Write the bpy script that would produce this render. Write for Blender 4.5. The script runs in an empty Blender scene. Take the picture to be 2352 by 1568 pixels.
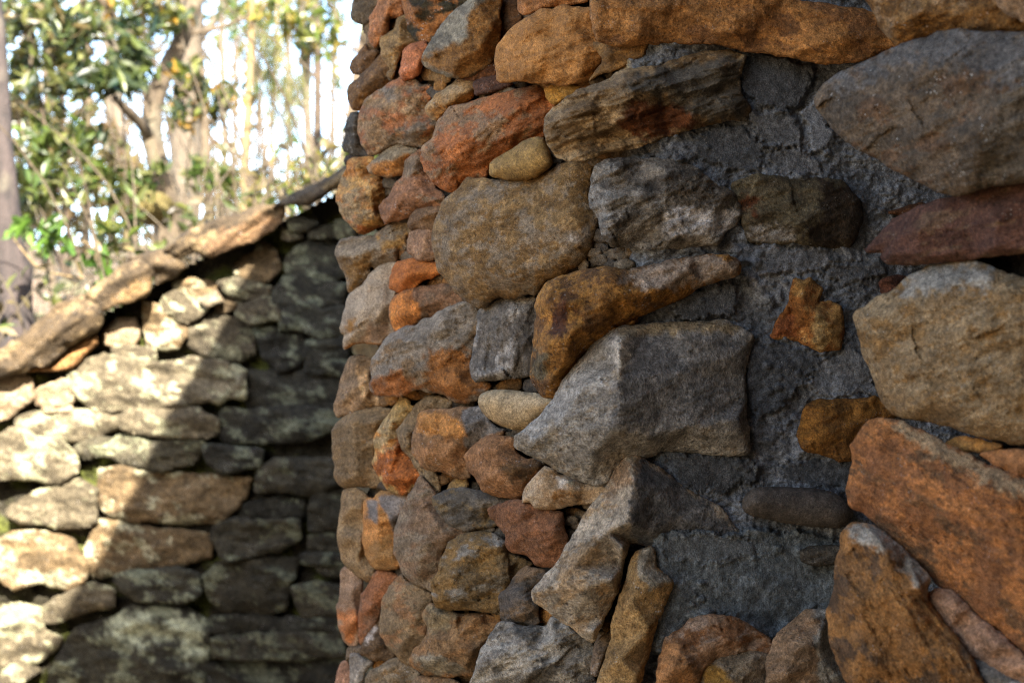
import bpy, math, random
import numpy as np
from mathutils import Vector, geometry

# ------------------------------------------------------------------ camera, sky, sun, exposure
SC = bpy.context.scene
COL = SC.collection
F = 3267.0                       # focal length in picture units (the photograph taken 2352 units wide)
PITCH = math.radians(3.8)
CAM = Vector((0.0, 0.0, 1.55))
cd = bpy.data.cameras.new('camera')
cd.sensor_width = 36.0
cd.lens = F / 2352 * 36
cd.clip_end = 500
cd.clip_start = 0.05
cd.dof.use_dof = True
cd.dof.focus_distance = 2.1
cd.dof.aperture_fstop = 4.6
cam = bpy.data.objects.new('camera', cd)
cam.location = CAM
cam.rotation_euler = (math.pi / 2 + PITCH, 0, 0)
COL.objects.link(cam)
SC.camera = cam

SUN = Vector((-0.2, 1.0, -0.6)).normalized()      # the way sunlight travels
w = bpy.data.worlds.new('World')
SC.world = w
w.use_nodes = True
sky = w.node_tree.nodes.new('ShaderNodeTexSky')
sky.sky_type = 'NISHITA'
sky.sun_disc = False
sky.sun_elevation = math.asin(-SUN.z)
sky.sun_rotation = math.atan2(-SUN.x, -SUN.y)
sky.air_density = 1.0
sky.dust_density = 1.4
sky.ozone_density = 0.6
bg = w.node_tree.nodes['Background']
w.node_tree.links.new(sky.outputs[0], bg.inputs[0])
bg.inputs[1].default_value = 0.115
sl = bpy.data.lights.new('sun', 'SUN')
sl.energy = 4.3
sl.angle = math.radians(0.5)
sl.color = (1.0, 0.93, 0.82)
so = bpy.data.objects.new('sun', sl)
so.rotation_euler = SUN.to_track_quat('-Z', 'Y').to_euler()
so.location = (3, -4, 6)
COL.objects.link(so)
SC.view_settings.view_transform = 'Standard'
SC.view_settings.look = 'None'
SC.view_settings.exposure = 3.0
SC.view_settings.gamma = 1.0
SC.cycles.use_denoising = True
SC.cycles.use_guiding = True
SC.cycles.denoising_prefilter = 'NONE'
SC.cycles.use_adaptive_sampling = False
SC.cycles.filter_width = 1.2
SC.cycles.max_bounces = 5
SC.cycles.diffuse_bounces = 4

# ------------------------------------------------------------------ helpers
CP, SP = math.cos(PITCH), math.sin(PITCH)
ZOOM = {'D': (1.0, 0, 0), 'Z1': (.34204, 752.6, 0), 'Z2': (.44, 1317.1, 0), 'Z3': (.34204, 752.6, 470.4),
        'Z4': (.44, 1317.1, 564.5), 'Z5': (.40024, 752.6, 940.8), 'Z6': (.44, 1317.1, 940.8),
        'Z7': (.37192, 0, 357.5), 'Z8': (.4303, 0, 893.8), 'Z9': (.35996, 0, 0),
        'A1': (.18, 752.6, 0), 'A2': (.18, 752.6, 282.2), 'A3': (.18, 752.6, 526.8), 'A4': (.18, 752.6, 790.3),
        'A5': (.18, 752.6, 1053.7), 'A6': (.18, 752.6, 1286.1), 'A7': (.18, 1128.96, 1286.1)}

def pts(s, n=2):
    """'A1 x y x y Z3 x y ...' -> rows of picture coordinates (third value kept as it is)"""
    out, cur, z = [], [], (1.0, 0, 0)
    for t in s.split():
        if t in ZOOM:
            z = ZOOM[t]
            continue
        cur.append(float(t))
        if len(cur) == n:
            out.append([z[1] + z[0] * cur[0], z[2] + z[0] * cur[1]] + cur[2:])
            cur = []
    return np.array(out)

def world(x, y, d):
    """points seen at (x, y) at distance d along the viewing axis"""
    x, y, d = np.asarray(x, float), np.asarray(y, float), np.asarray(d, float)
    cx, cz = (x - 1176) / F * d, (784 - y) / F * d
    return np.stack([CAM.x + cx, CAM.y + d * CP - cz * SP, CAM.z + d * SP + cz * CP], -1)

def at(x, y, d):
    return Vector(world(x, y, d).tolist())

def _h(ix, iy, seed):
    n = (ix.astype(np.int64) * 374761393 + iy.astype(np.int64) * 668265263 + int(seed) * 1442695041) & 0xffffffff
    n = ((n ^ (n >> 13)) * 1274126177) & 0xffffffff
    return ((n ^ (n >> 16)) & 0xffff) / 32767.5 - 1.0

def vn(x, y, seed):
    ix, iy = np.floor(x), np.floor(y)
    fx, fy = x - ix, y - iy
    fx, fy = fx * fx * fx * (fx * (fx * 6 - 15) + 10), fy * fy * fy * (fy * (fy * 6 - 15) + 10)
    a, b = _h(ix, iy, seed), _h(ix + 1, iy, seed)
    c, d = _h(ix, iy + 1, seed), _h(ix + 1, iy + 1, seed)
    return (a * (1 - fx) + b * fx) * (1 - fy) + (c * (1 - fx) + d * fx) * fy

def fbm(x, y, seed, octv=4, gain=.5):
    s, a, t = 0, 1.0, 0
    c, sn = .8, .6
    for k in range(octv):
        s = s + a * vn(x, y, seed + 17 * k)
        t += a
        a *= gain
        x, y = (c * x - sn * y) * 2.03 + 5.2, (sn * x + c * y) * 2.03 + 1.7
    return s / t * 1.6

def chips(x, y, seed):
    """scalloped fracture faces meeting in sharp ridges"""
    ix, iy = np.floor(x), np.floor(y)
    best = np.full(x.shape, 9.0)
    for oy in (-1, 0, 1):
        for ox in (-1, 0, 1):
            a, b = ix + ox, iy + oy
            dx = x - (a + .5 + .45 * _h(a, b, seed))
            dy = y - (b + .5 + .45 * _h(a, b, seed + 1))
            q = .3 * _h(a, b, seed + 2) + .62 * _h(a, b, seed + 3) * dx + .62 * _h(a, b, seed + 4) * dy + .36 * (dx * dx + dy * dy)
            best = np.minimum(best, q)
    return best

def inside(px, py, poly):
    r = np.zeros(px.shape, bool)
    n = len(poly)
    for i in range(n):
        x1, y1 = poly[i]
        x2, y2 = poly[(i + 1) % n]
        if y1 == y2:
            continue
        r ^= ((y1 > py) != (y2 > py)) & (px < (x2 - x1) * (py - y1) / (y2 - y1) + x1)
    return r

def nearest(px, py, poly):
    best = np.full(px.shape, 1e18)
    qx, qy = np.zeros(px.shape), np.zeros(px.shape)
    n = len(poly)
    for i in range(n):
        x1, y1 = poly[i]
        x2, y2 = poly[(i + 1) % n]
        dx, dy = x2 - x1, y2 - y1
        t = np.clip(((px - x1) * dx + (py - y1) * dy) / (dx * dx + dy * dy + 1e-9), 0, 1)
        ax, ay = x1 + t * dx, y1 + t * dy
        d = (px - ax) ** 2 + (py - ay) ** 2
        m = d < best
        best = np.where(m, d, best)
        qx, qy = np.where(m, ax, qx), np.where(m, ay, qy)
    return np.sqrt(best), qx, qy

def sdist(px, py, poly):
    d, _, _ = nearest(px, py, poly)
    return np.where(inside(px, py, poly), d, -d)

def ragged(poly, amp, seed, step=7.0, corner=.22, grow=0.0):
    p = []
    n = len(poly)
    for i in range(n):                       # knock the corners off
        a, b, c = poly[i - 1], poly[i], poly[(i + 1) % n]
        p.append(b + (a - b) * corner)
        p.append(b + (c - b) * corner)
    out = []
    n = len(p)
    for i in range(n):
        a, b = p[i], p[(i + 1) % n]
        k = max(1, int(np.hypot(*(b - a)) / step))
        for j in range(k):
            out.append(a + (b - a) * j / k)
    out = np.array(out)
    if grow:
        tg = np.roll(out, -2, 0) - np.roll(out, 2, 0)
        ar = np.sum(out[:, 0] * np.roll(out[:, 1], -1) - np.roll(out[:, 0], -1) * out[:, 1])
        nm = np.stack([tg[:, 1], -tg[:, 0]], 1) * (1 if ar > 0 else -1)
        out = out + nm / (np.hypot(nm[:, 0], nm[:, 1])[:, None] + 1e-6) * grow
    nx = fbm(out[:, 0] / 28, out[:, 1] / 28, seed, 4, .6)
    ny = fbm(out[:, 0] / 28, out[:, 1] / 28, seed + 91, 4, .6)
    return out + np.stack([nx, ny], 1) * amp

def blur(H, M, r):
    def box(a, r):
        for ax in (0, 1):
            c = np.cumsum(np.pad(a, [(r + 1, r) if k == ax else (0, 0) for k in (0, 1)], mode='edge'), ax)
            n = a.shape[ax]
            a = (np.take(c, np.arange(2 * r + 1, 2 * r + 1 + n), ax) - np.take(c, np.arange(n), ax)) / (2 * r + 1)
        return a
    m = M.astype(float)
    a, b = H * m, m
    for _ in range(2):
        a, b = box(a, r), box(b, r)
    return np.where(b > 1e-4, a / np.maximum(b, 1e-4), H)

def lin(c):
    c = np.asarray(c, float) / 255
    return np.where(c < .04045, c / 12.92, ((c + .055) / 1.055) ** 2.4)

def smooth(a, b, x):
    t = np.clip((x - a) / (b - a), 0, 1)
    return t * t * (3 - 2 * t)

def mesh_obj(name, V, faces_q, mat, parent=None, tint=None, origin=None, smooth_shade=True, tris=None):
    V = np.asarray(V, float)
    if origin is None:
        origin = V.mean(0)
    me = bpy.data.meshes.new(name)
    if isinstance(faces_q, np.ndarray) and tris is None:
        nq, k = faces_q.shape
        me.vertices.add(len(V))
        me.vertices.foreach_set('co', (V - origin).astype(np.float32).ravel())
        me.loops.add(nq * k)
        me.loops.foreach_set('vertex_index', faces_q.astype(np.int32).ravel())
        me.polygons.add(nq)
        me.polygons.foreach_set('loop_start', np.arange(0, nq * k, k, dtype=np.int32))
        me.polygons.foreach_set('loop_total', np.full(nq, k, dtype=np.int32))
        me.update(calc_edges=True)
    else:
        me.from_pydata((V - origin).tolist(), [], [list(f) for f in faces_q])
    me.validate()
    if tint is not None:
        at_ = me.attributes.new('tint', 'FLOAT_COLOR', 'POINT')
        at_.data.foreach_set('color', np.asarray(tint, np.float32).ravel())
    if smooth_shade:
        me.polygons.foreach_set('use_smooth', np.ones(len(me.polygons), bool))
    me.materials.append(mat)
    o = bpy.data.objects.new(name, me)
    o.location = Vector(origin.tolist()) if hasattr(origin, 'tolist') else Vector(origin)
    COL.objects.link(o)
    if parent is not None:
        o.parent = parent
        o.location = o.location - parent.location
    return o

def empty(name, loc, label, cat, group=None):
    o = bpy.data.objects.new(name, None)
    o.location = loc
    o.empty_display_size = .1
    COL.objects.link(o)
    o['label'] = label
    o['category'] = cat
    if group:
        o['group'] = group
    return o

def tag(o, label=None, cat=None, group=None, kind=None):
    for k, v in (('label', label), ('category', cat), ('group', group), ('kind', kind)):
        if v:
            o[k] = v
    return o

class NT:
    """small node-tree writer"""
    def __init__(s, name):
        s.m = bpy.data.materials.new(name)
        s.m.use_nodes = True
        s.t = s.m.node_tree
        s.b = s.t.nodes['Principled BSDF']
        s.out = s.t.nodes['Material Output']
    def n(s, kind, **kw):
        nd = s.t.nodes.new('ShaderNode' + kind)
        for k, v in kw.items():
            setattr(nd, k, v)
        return nd
    def put(s, sock, v):
        if isinstance(v, bpy.types.NodeSocket):
            s.t.links.new(v, sock)
        else:
            sock.default_value = v
    def noise(s, vec, scale, detail=4, rough=.6, lac=2.0):
        nd = s.n('TexNoise')
        s.put(nd.inputs['Vector'], vec)
        nd.inputs['Scale'].default_value = scale
        nd.inputs['Detail'].default_value = detail
        nd.inputs['Roughness'].default_value = rough
        nd.inputs['Lacunarity'].default_value = lac
        return nd.outputs['Fac']
    def vor(s, vec, scale, feature='F1'):
        nd = s.n('TexVoronoi', feature=feature)
        s.put(nd.inputs['Vector'], vec)
        nd.inputs['Scale'].default_value = scale
        return nd
    def ramp(s, v, a, b, lo=0.0, hi=1.0):
        nd = s.n('MapRange')
        s.put(nd.inputs[0], v)
        nd.inputs[1].default_value = a
        nd.inputs[2].default_value = b
        nd.inputs[3].default_value = lo
        nd.inputs[4].default_value = hi
        return nd.outputs[0]
    def math(s, op, a, b=0.0):
        nd = s.n('Math', operation=op)
        s.put(nd.inputs[0], a)
        s.put(nd.inputs[1], b)
        return nd.outputs[0]
    def mix(s, f, a, b, mode='MIX'):
        nd = s.n('Mix', data_type='RGBA', blend_type=mode)
        s.put(nd.inputs[0], f)
        for k, v in ((6, a), (7, b)):
            if not isinstance(v, bpy.types.NodeSocket):
                v = tuple(v)[:3] + (1.0,)
            s.put(nd.inputs[k], v)
        return nd.outputs[2]
    def bump(s, h, strength, dist, prev=None):
        nd = s.n('Bump')
        s.put(nd.inputs['Height'], h)
        nd.inputs['Strength'].default_value = strength
        nd.inputs['Distance'].default_value = dist
        if prev is not None:
            s.put(nd.inputs['Normal'], prev)
        return nd.outputs[0]
    def grey(s, v):
        nd = s.n('CombineColor')
        for k in range(3):
            s.put(nd.inputs[k], v)
        return nd.outputs[0]

def stone_material(name, fine=1.0, speck=1.0, bump=1.0):
    t = NT(name)
    a = t.n('Attribute', attribute_name='tint')
    vec = t.n('TexCoord').outputs['Object']
    n1 = t.noise(vec, 160 * fine, 6, .72)
    n2 = t.noise(vec, 45 * fine, 5, .65)
    n3 = t.noise(vec, 520 * fine, 3, .7)
    c = t.mix(1.0, a.outputs['Color'], t.grey(t.ramp(n1, .3, .7, .36, 1.56)), 'MULTIPLY')
    c = t.mix(1.0, c, t.grey(t.ramp(n2, .3, .7, .74, 1.22)), 'MULTIPLY')
    c = t.mix(1.0, c, t.grey(t.ramp(n3, .32, .68, .5, 1.45)), 'MULTIPLY')
    # pale mineral grains, dark pits
    v = t.vor(vec, 260 * fine)
    pale = t.math('MULTIPLY', t.ramp(v.outputs['Distance'], .10, .30, 1, 0), t.ramp(t.noise(vec, 60 * fine, 3), .56, .68, 0, .5 * speck))
    c = t.mix(pale, c, (.62, .58, .53))
    v2 = t.vor(vec, 130 * fine)
    dark = t.math('MULTIPLY', t.ramp(v2.outputs['Distance'], .08, .28, 1, 0), t.ramp(t.noise(vec, 38 * fine, 3), .53, .63, 0, .7))
    c = t.mix(dark, c, (.035, .028, .022))
    t.put(t.b.inputs['Base Color'], c)
    t.b.inputs['Roughness'].default_value = .88
    t.b.inputs['Specular IOR Level'].default_value = .22
    h = t.math('ADD', t.math('MULTIPLY', n1, 1.0), t.math('MULTIPLY', n3, .35))
    h = t.math('SUBTRACT', h, t.math('MULTIPLY', dark, .5))
    t.put(t.b.inputs['Normal'], t.bump(h, .9 * bump, .009))
    return t.m

M_STONE = stone_material('fieldstone')
GRAINS = [M_STONE, M_STONE, stone_material('coarse_fieldstone', .55, 1.3, 1.25), stone_material('fine_fieldstone', 1.7, .5, .7), stone_material('speckled_fieldstone', .85, 2.4, 1.0)]
M_SMOOTH = stone_material('river_pebble', 1.5, .5, .45)

# ------------------------------------------------------------------ the wall surfaces, as distance along the view
def B_wall(x):
    return np.interp(x, [700, 780, 1000, 1250, 1430, 1520, 1950, 2100, 2400], [2.95, 2.80, 2.47, 2.20, 2.04, 2.03, 2.09, 2.12, 2.2])

def B_pier(x):
    return np.interp(x, [1850, 2000, 2400, 2600, 3400], [1.84, 1.76, 1.56, 1.46, 1.16])

def B_back(x):
    return 5.0 + 0.0 * np.asarray(x, float)

SEED = [100]
OUTLINES = []

def stone(parent, out, ints='', c=((140, 110, 80), (110, 88, 66)), patches=(), d=0.0, k=.55, E=10, R=7, sm=1.0,
          rough=2.6, rag=4.0, mat=None, base=B_wall, sp=3.2, thick=.13, ang=-.35, stretch=1.8, pebble=0, name='stone',
          lab=None, mott=1.0, corner=.12, grain=1.0, chip=1.0, grow=3.0, relief=(.08, .22), grey=.07, hinge=None, raw=False, sat=1.08):
    SEED[0] += 7
    sd = SEED[0]
    P0 = pts(out)
    cen = P0.mean(0)
    OUTLINES.append(P0)
    P = ragged(P0, rag, sd, 7.0 * max(1, sp / 3.2), corner, grow)
    x0, y0 = P.min(0) - 2 * sp
    x1, y1 = P.max(0) + 2 * sp
    gx, gy = np.meshgrid(np.arange(x0, x1 + sp, sp), np.arange(y0, y1 + sp, sp))
    dist, qx, qy = nearest(gx, gy, P)
    ins = inside(gx, gy, P)
    s = np.where(ins, dist, -dist)
    ok = s > -.72 * sp
    snap = ok & (np.abs(s) < .72 * sp)
    X, Y = np.where(snap, qx, gx), np.where(snap, qy, gy)
    sdd = np.where(snap, 0, np.maximum(s, 0))
    # facets between the ridge points and the outline
    size = math.sqrt(max(1.0, abs(np.sum(P0[:, 0] * np.roll(P0[:, 1], -1) - np.roll(P0[:, 0], -1) * P0[:, 1])) / 2))
    rng = random.Random(sd)
    if pebble:
        e = np.clip(sdd / max(1.0, sdd.max()), 0, 1)
        H = pebble * np.sqrt(np.maximum(0, 1 - (1 - e) ** 2))
    else:
        if ints:
            I = pts(ints, 3)
        else:
            I = []
            for _ in range(60):
                q = P0[rng.randrange(len(P0))] * .45 + cen * .55 + np.array([rng.uniform(-.12, .12), rng.uniform(-.12, .12)]) * size
                if sdist(q[0:1], q[1:2], P0)[0] > .14 * size and all(np.hypot(*(q - z[:2])) > .2 * size for z in I):
                    I.append([q[0], q[1], size * rng.uniform(*relief)])
                if len(I) >= 5:
                    break
            I = np.array(I) if len(I) else np.array([[cen[0], cen[1], .2 * size]])
        vs = [Vector(p) for p in P0.tolist()] + [Vector(p[:2]) for p in I.tolist()]
        hs = [0.0] * len(P0) + [float(p[2]) for p in I]
        n = len(P0)
        vv, _, ff, ov, _, _ = geometry.delaunay_2d_cdt(vs, [(i, (i + 1) % n) for i in range(n)], [], 0, 1e-4)
        hv = [max([hs[o] for o in os_] or [0]) for os_ in ov]
        H = np.zeros(X.shape)
        for tri in ff:
            a, b, e = [vv[i] for i in tri]
            ha, hb, he = [hv[i] for i in tri]
            det = (b.y - e.y) * (a.x - e.x) + (e.x - b.x) * (a.y - e.y)
            if abs(det) < 1e-6:
                continue
            l1 = ((b.y - e.y) * (X - e.x) + (e.x - b.x) * (Y - e.y)) / det
            l2 = ((e.y - a.y) * (X - e.x) + (a.x - e.x) * (Y - e.y)) / det
            l3 = 1 - l1 - l2
            m = (l1 > -1e-3) & (l2 > -1e-3) & (l3 > -1e-3)
            H = np.where(m, l1 * ha + l2 * hb + l3 * he, H)
        if sm:
            H = blur(H, ok, max(1, int(round(sm * 3.2 / sp / 1.6))))
    e = np.clip(sdd / R, 0, 1)
    H = H - E * (1 - np.sqrt(np.maximum(0, 1 - (1 - e) ** 2)))
    ca, sa = math.cos(ang), math.sin(ang)
    U, W = (X * ca + Y * sa) / stretch, -X * sa + Y * ca
    n1 = fbm(U / 34, W / 34, sd + 3, 5, .56)
    n2 = fbm(U / 90, W / 90, sd + 5, 3, .5)
    n3 = np.abs(fbm(U / 22, W / 13, sd + 9, 3, .55))
    if hinge:                                # the part beyond the hinge turns away into the recess
        H = H - np.maximum(0, X - hinge[0]) * hinge[1]
    H = H + rough * grain * (n1 * 1.15 + n2 * 1.4 - n3 * 1.4)
    if not pebble and chip:
        wx, wy = fbm(X / 60, Y / 60, sd + 71, 3) * 14, fbm(X / 60, Y / 60, sd + 72, 3) * 14
        Uc, Wc = ((X + wx) * ca + (Y + wy) * sa) / (1 + .4 * (stretch - 1)), -(X + wx) * sa + (Y + wy) * ca
        big = min(1.0, size / 150.0)
        H = H + chip * (rough / 2.6) ** .6 * (22 * big * chips(Uc / 62, Wc / 62, sd + 73) + 9 * chips(Uc / 25, Wc / 25, sd + 79))
        lv = fbm(U / 70, W / 42, sd + 83, 3, .5) * 3.2
        H = H + chip * rough * 1.15 * (np.floor(lv) + smooth(.7, 1.0, lv - np.floor(lv)))
    # distance of every point
    d0 = float(base(cen[0])) - d / 100
    g = float(base(cen[0] + 40) - base(cen[0] - 40)) / 80
    Dp = d0 + k * g * (X - cen[0]) - H * d0 / F
    # colour of the rock itself
    SX, SY = X / 2.0, Y / 2.0
    Uq, Wq = U * stretch / (1 + .35 * (stretch - 1)), W
    m1 = fbm(Uq / 40 + 3.3, Wq / 40, sd + 31, 5, .68)
    m2 = fbm(SX / 9, SY / 9, sd + 37, 4, .65)
    f = smooth(-.35, .35, m1 + .45 * m2)[..., None]
    c1, c2 = lin(c[0]), lin(c[1])
    T = c1 * (1 - f) + c2 * f
    if len(c) > 2:
        m3 = smooth(.12, .42, fbm(Uq / 50 + 9, Wq / 40 + 4, sd + 43, 5, .7))[..., None]
        T = T * (1 - m3) + lin(c[2]) * m3
    for pc in patches:
        pp = pts(pc[0])
        soft = pc[2] if len(pc) > 2 else 5
        wob = fbm(X / 17, Y / 17, sd + 51, 4, .6) * soft * 1.6
        m = smooth(-soft, soft, sdist(X, Y, pp) + wob)
        var = (1 + .30 * mott * fbm(U / 26, W / 26, sd + 61, 4, .65))[..., None]
        T = T * (1 - m[..., None]) + lin(pc[1]) * np.maximum(var, .3) * m[..., None]
    T = T * (1 + .34 * mott * m2[..., None])
    T = T * (1 - grey) + grey * (T @ np.array([.3, .59, .11]))[..., None]
    rg = np.maximum(T[..., 0] / np.maximum(T[..., 1], 1e-3), 1)
    T = T * np.stack([rg ** -.02, rg ** .15, rg ** .12], -1)           # iron stain is rust, not red
    lum = (T @ np.array([.3, .59, .11]))[..., None]
    T = np.clip((lum + sat * (T - lum)) * np.array([1.13, 1.0, .87]), .004, .8)
    V = world(X, Y, Dp)
    idx = -np.ones(X.shape, int)
    cell = ok[:-1, :-1] & ok[1:, :-1] & ok[1:, 1:] & ok[:-1, 1:]
    cin = ins[:-1, :-1] | ins[1:, :-1] | ins[1:, 1:] | ins[:-1, 1:]
    cell &= cin
    used = np.zeros(X.shape, bool)
    for a, b in ((0, 0), (1, 0), (1, 1), (0, 1)):
        used[a:X.shape[0] - 1 + a, b:X.shape[1] - 1 + b] |= cell
    idx[used] = np.arange(used.sum())
    Q = np.stack([idx[:-1, :-1][cell], idx[1:, :-1][cell], idx[1:, 1:][cell], idx[:-1, 1:][cell]], 1)
    Vf, Tf = V[used], np.concatenate([T[used], np.ones((used.sum(), 1))], 1)
    XY = np.stack([X[used], Y[used]], 1)
    Df = Dp[used]
    # sides and back: real thickness behind the face
    E0 = np.stack([Q[:, [0, 1]], Q[:, [1, 2]], Q[:, [2, 3]], Q[:, [3, 0]]], 1).reshape(-1, 2)
    key = np.minimum(E0[:, 0], E0[:, 1]) * 10000000 + np.maximum(E0[:, 0], E0[:, 1])
    _, inv, cnt = np.unique(key, return_inverse=True, return_counts=True)
    Eb = E0[cnt[inv] == 1]
    bi = np.unique(Eb)
    mp = -np.ones(len(Vf), int)
    mp[bi] = np.arange(len(bi))
    rings_v, rings_t, last, quads = [], [], bi, [Q]
    n_all = len(Vf)
    mid = XY[bi].mean(0)
    dirv = mid - XY[bi]
    dl = np.maximum(np.hypot(dirv[:, 0], dirv[:, 1]), 1)[:, None]
    cur = bi
    for inset, back in ((2.0, .25), (9.0, .6), (24.0, 1.0)):
        q = XY[bi] + dirv / dl * np.minimum(inset, dl * .5)
        dd = Df[bi] + thick * back
        # keep the metric size as it recedes
        sc = Df[bi] / dd
        q2 = mid + (q - mid) * sc[:, None]
        rings_v.append(world(q2[:, 0], q2[:, 1], dd))
        rings_t.append(Tf[bi])
        new = np.arange(len(bi)) + n_all
        n_all += len(bi)
        lm = np.zeros(len(Vf), int)
        a_old = cur[mp[Eb[:, 0]]] if cur is not bi else Eb[:, 0]
        b_old = cur[mp[Eb[:, 1]]] if cur is not bi else Eb[:, 1]
        quads.append(np.stack([b_old, a_old, new[mp[Eb[:, 0]]], new[mp[Eb[:, 1]]]], 1))
        cur = new
    Vall = np.concatenate([Vf] + rings_v)
    Tall = np.concatenate([Tf] + rings_t)
    org = world(cen[0], cen[1], d0)
    if raw:
        return Vall, np.concatenate(quads), Tall
    o = mesh_obj(name, Vall, np.concatenate(quads), mat or GRAINS[sd // 7 * 5 % 13 % len(GRAINS)], parent, Tall, origin=org)
    if lab:
        o['label'] = lab
    return o

def sheet(name, parent, x0, x1, y0, y1, sp, depth_fn, tint_fn, mat, mask=None):
    gx, gy = np.meshgrid(np.arange(x0, x1 + sp, sp), np.arange(y0, y1 + sp, sp))
    D = depth_fn(gx, gy)
    T = tint_fn(gx, gy)
    V = world(gx, gy, D).reshape(-1, 3)
    idx = np.arange(gx.size).reshape(gx.shape)
    cell = np.ones((gx.shape[0] - 1, gx.shape[1] - 1), bool)
    if mask is not None:
        mk = mask(gx, gy)
        cell = mk[:-1, :-1] & mk[1:, :-1] & mk[1:, 1:] & mk[:-1, 1:]
    Q = np.stack([idx[:-1, :-1][cell], idx[1:, :-1][cell], idx[1:, 1:][cell], idx[:-1, 1:][cell]], 1)
    us = np.unique(Q)
    mp = np.zeros(gx.size, int)
    mp[us] = np.arange(len(us))
    T4 = np.concatenate([T.reshape(-1, 3), np.ones((gx.size, 1))], 1)
    return mesh_obj(name, V[us], mp[Q], mat, parent, T4[us])

# ------------------------------------------------------------------ the orange wall in the foreground
WALL = empty('stone_wall', (0.1, 2.3, 0), 'rough wall of orange and grey fieldstones with grey mortar, in shade, filling the middle and right', 'wall')

OR, OB, BN = ((172, 108, 60), (140, 90, 52)), ((150, 96, 54), (112, 74, 46)), ((142, 110, 74), (116, 90, 62))
GT, GD, LG = ((140, 126, 108), (112, 100, 86)), ((98, 94, 92), (70, 67, 66)), ((160, 152, 142), (120, 112, 104))

def ws(out, ints='', c=BN, patches=(), **kw):
    return stone(WALL, out, ints, c, patches, **kw)

# top left corner of the wall, going right
ws('A1 330 -60 325 20 290 200 300 240 380 280 470 310 560 240 650 80 660 -60', '', ((96, 82, 66), (70, 58, 46)), d=-4)
ws('A1 540 200 470 330 495 420 500 560 520 640 650 650 700 560 600 480', '', ((120, 92, 64), (92, 70, 50)), d=-6)
ws('A1 650 -60 620 60 550 200 530 420 545 530 600 605 690 480 770 420 800 250 900 225 965 190 985 0 985 -60', 'A1 740 230 38 800 40 40 690 400 30 900 100 22 600 380 26', ((176, 108, 68), (150, 98, 66)), d=-1)
ws('A1 890 235 990 215 1040 330 1110 460 1160 510 1120 570 960 640 930 760 860 860 830 950 800 1010 755 960 770 920 820 880 760 800 700 690 680 560 690 500 770 440 860 380', 'A1 890 300 42 910 450 48 940 600 42 800 620 26 780 940 10', ((150, 116, 76), (128, 96, 62)), d=0)
ws('A1 985 -60 960 60 1000 200 1050 370 1120 490 1200 550 1330 545 1420 360 1600 190 1800 0 1830 -60', 'A1 1080 130 38 1250 260 12 1400 150 8 1150 330 22', ((160, 98, 54), (60, 50, 32), (48, 42, 26)), d=-3, rough=3.4)
ws('A1 960 650 1130 550 1240 545 1262 600 1230 780 1160 930 1150 955 950 1015 922 940 930 820', 'A1 1100 610 30 1200 780 34 960 900 24 1140 880 34 1000 700 26', ((192, 110, 74), (170, 98, 64)), d=1, rough=1.6)
ws('A1 1225 700 1330 520 1440 340 1600 170 1790 0 1830 -70 2210 -70 2190 250 2180 470 2170 570 2140 710 2000 860 1850 970 1650 1010 1420 940 1240 830 1210 760', 'A1 1280 740 16 1500 590 62 1760 470 84 1790 210 80 1860 0 66 1950 600 66 1600 850 40 2080 300 56', ((150, 140, 122), (104, 96, 84)), (('A1 1200 760 1290 720 1500 600 1760 485 1795 210 1900 80 2250 -80 2250 700 1700 1040', (140, 96, 54), 7),), d=3, lab='long grey and tan stone slanting up')
ws('Z1 1120 -40 1125 200 1150 430 1210 230 1300 160 1300 -40', '', ((96, 64, 40), (70, 48, 32)), d=-5)
ws('Z1 1282 -40 1276 60 1308 112 1400 62 1550 32 1745 12 1750 -40', 'Z1 1330 50 22 1500 0 30', ((168, 108, 66), (140, 90, 54)), d=2)
ws('Z1 1205 225 1290 150 1360 110 1420 65 1500 70 1590 35 1640 60 1765 50 1785 140 1805 260 1850 330 1840 420 1800 470 1760 545 1680 560 1440 560 1280 535 1140 562 1128 400 1148 290', 'Z1 1330 230 52 1320 480 44 1630 130 52 1740 330 48 1690 500 40 1500 330 60 1180 400 18', ((168, 114, 66), (146, 98, 56)), d=3, rough=3.2, lab='blocky ochre stone near the top')
ws('Z1 1780 280 1900 290 2150 290 2130 370 2000 440 1880 480 1820 490 1750 550 1850 400', '', ((140, 100, 58), (112, 82, 52)), d=0)
ws('Z2 85 -60 88 30 92 100 120 210 220 242 330 236 480 217 600 222 720 227 900 262 1100 292 1300 332 1500 322 1640 255 1700 235 1650 120 1540 60 1350 32 1100 0 1090 -60', 'Z2 350 40 55 345 190 46 800 140 52 1300 220 52 1500 160 40 560 20 44 130 60 26', ((176, 120, 72), (146, 100, 62), (130, 88, 58)), d=1, ang=.12, rough=2.4, hinge=(1380, -.14), lab='long flat orange-brown lintel-like stone along the top')
ws('Z2 1000 -60 1150 5 1400 50 1580 70 1560 -60', '', ((84, 82, 80), (62, 60, 58)), d=-6)
ws('Z2 420 225 600 216 800 250 920 290 850 350 640 300 430 330 380 300', '', ((116, 112, 104), (92, 88, 82)), d=-2, rough=4)
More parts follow.
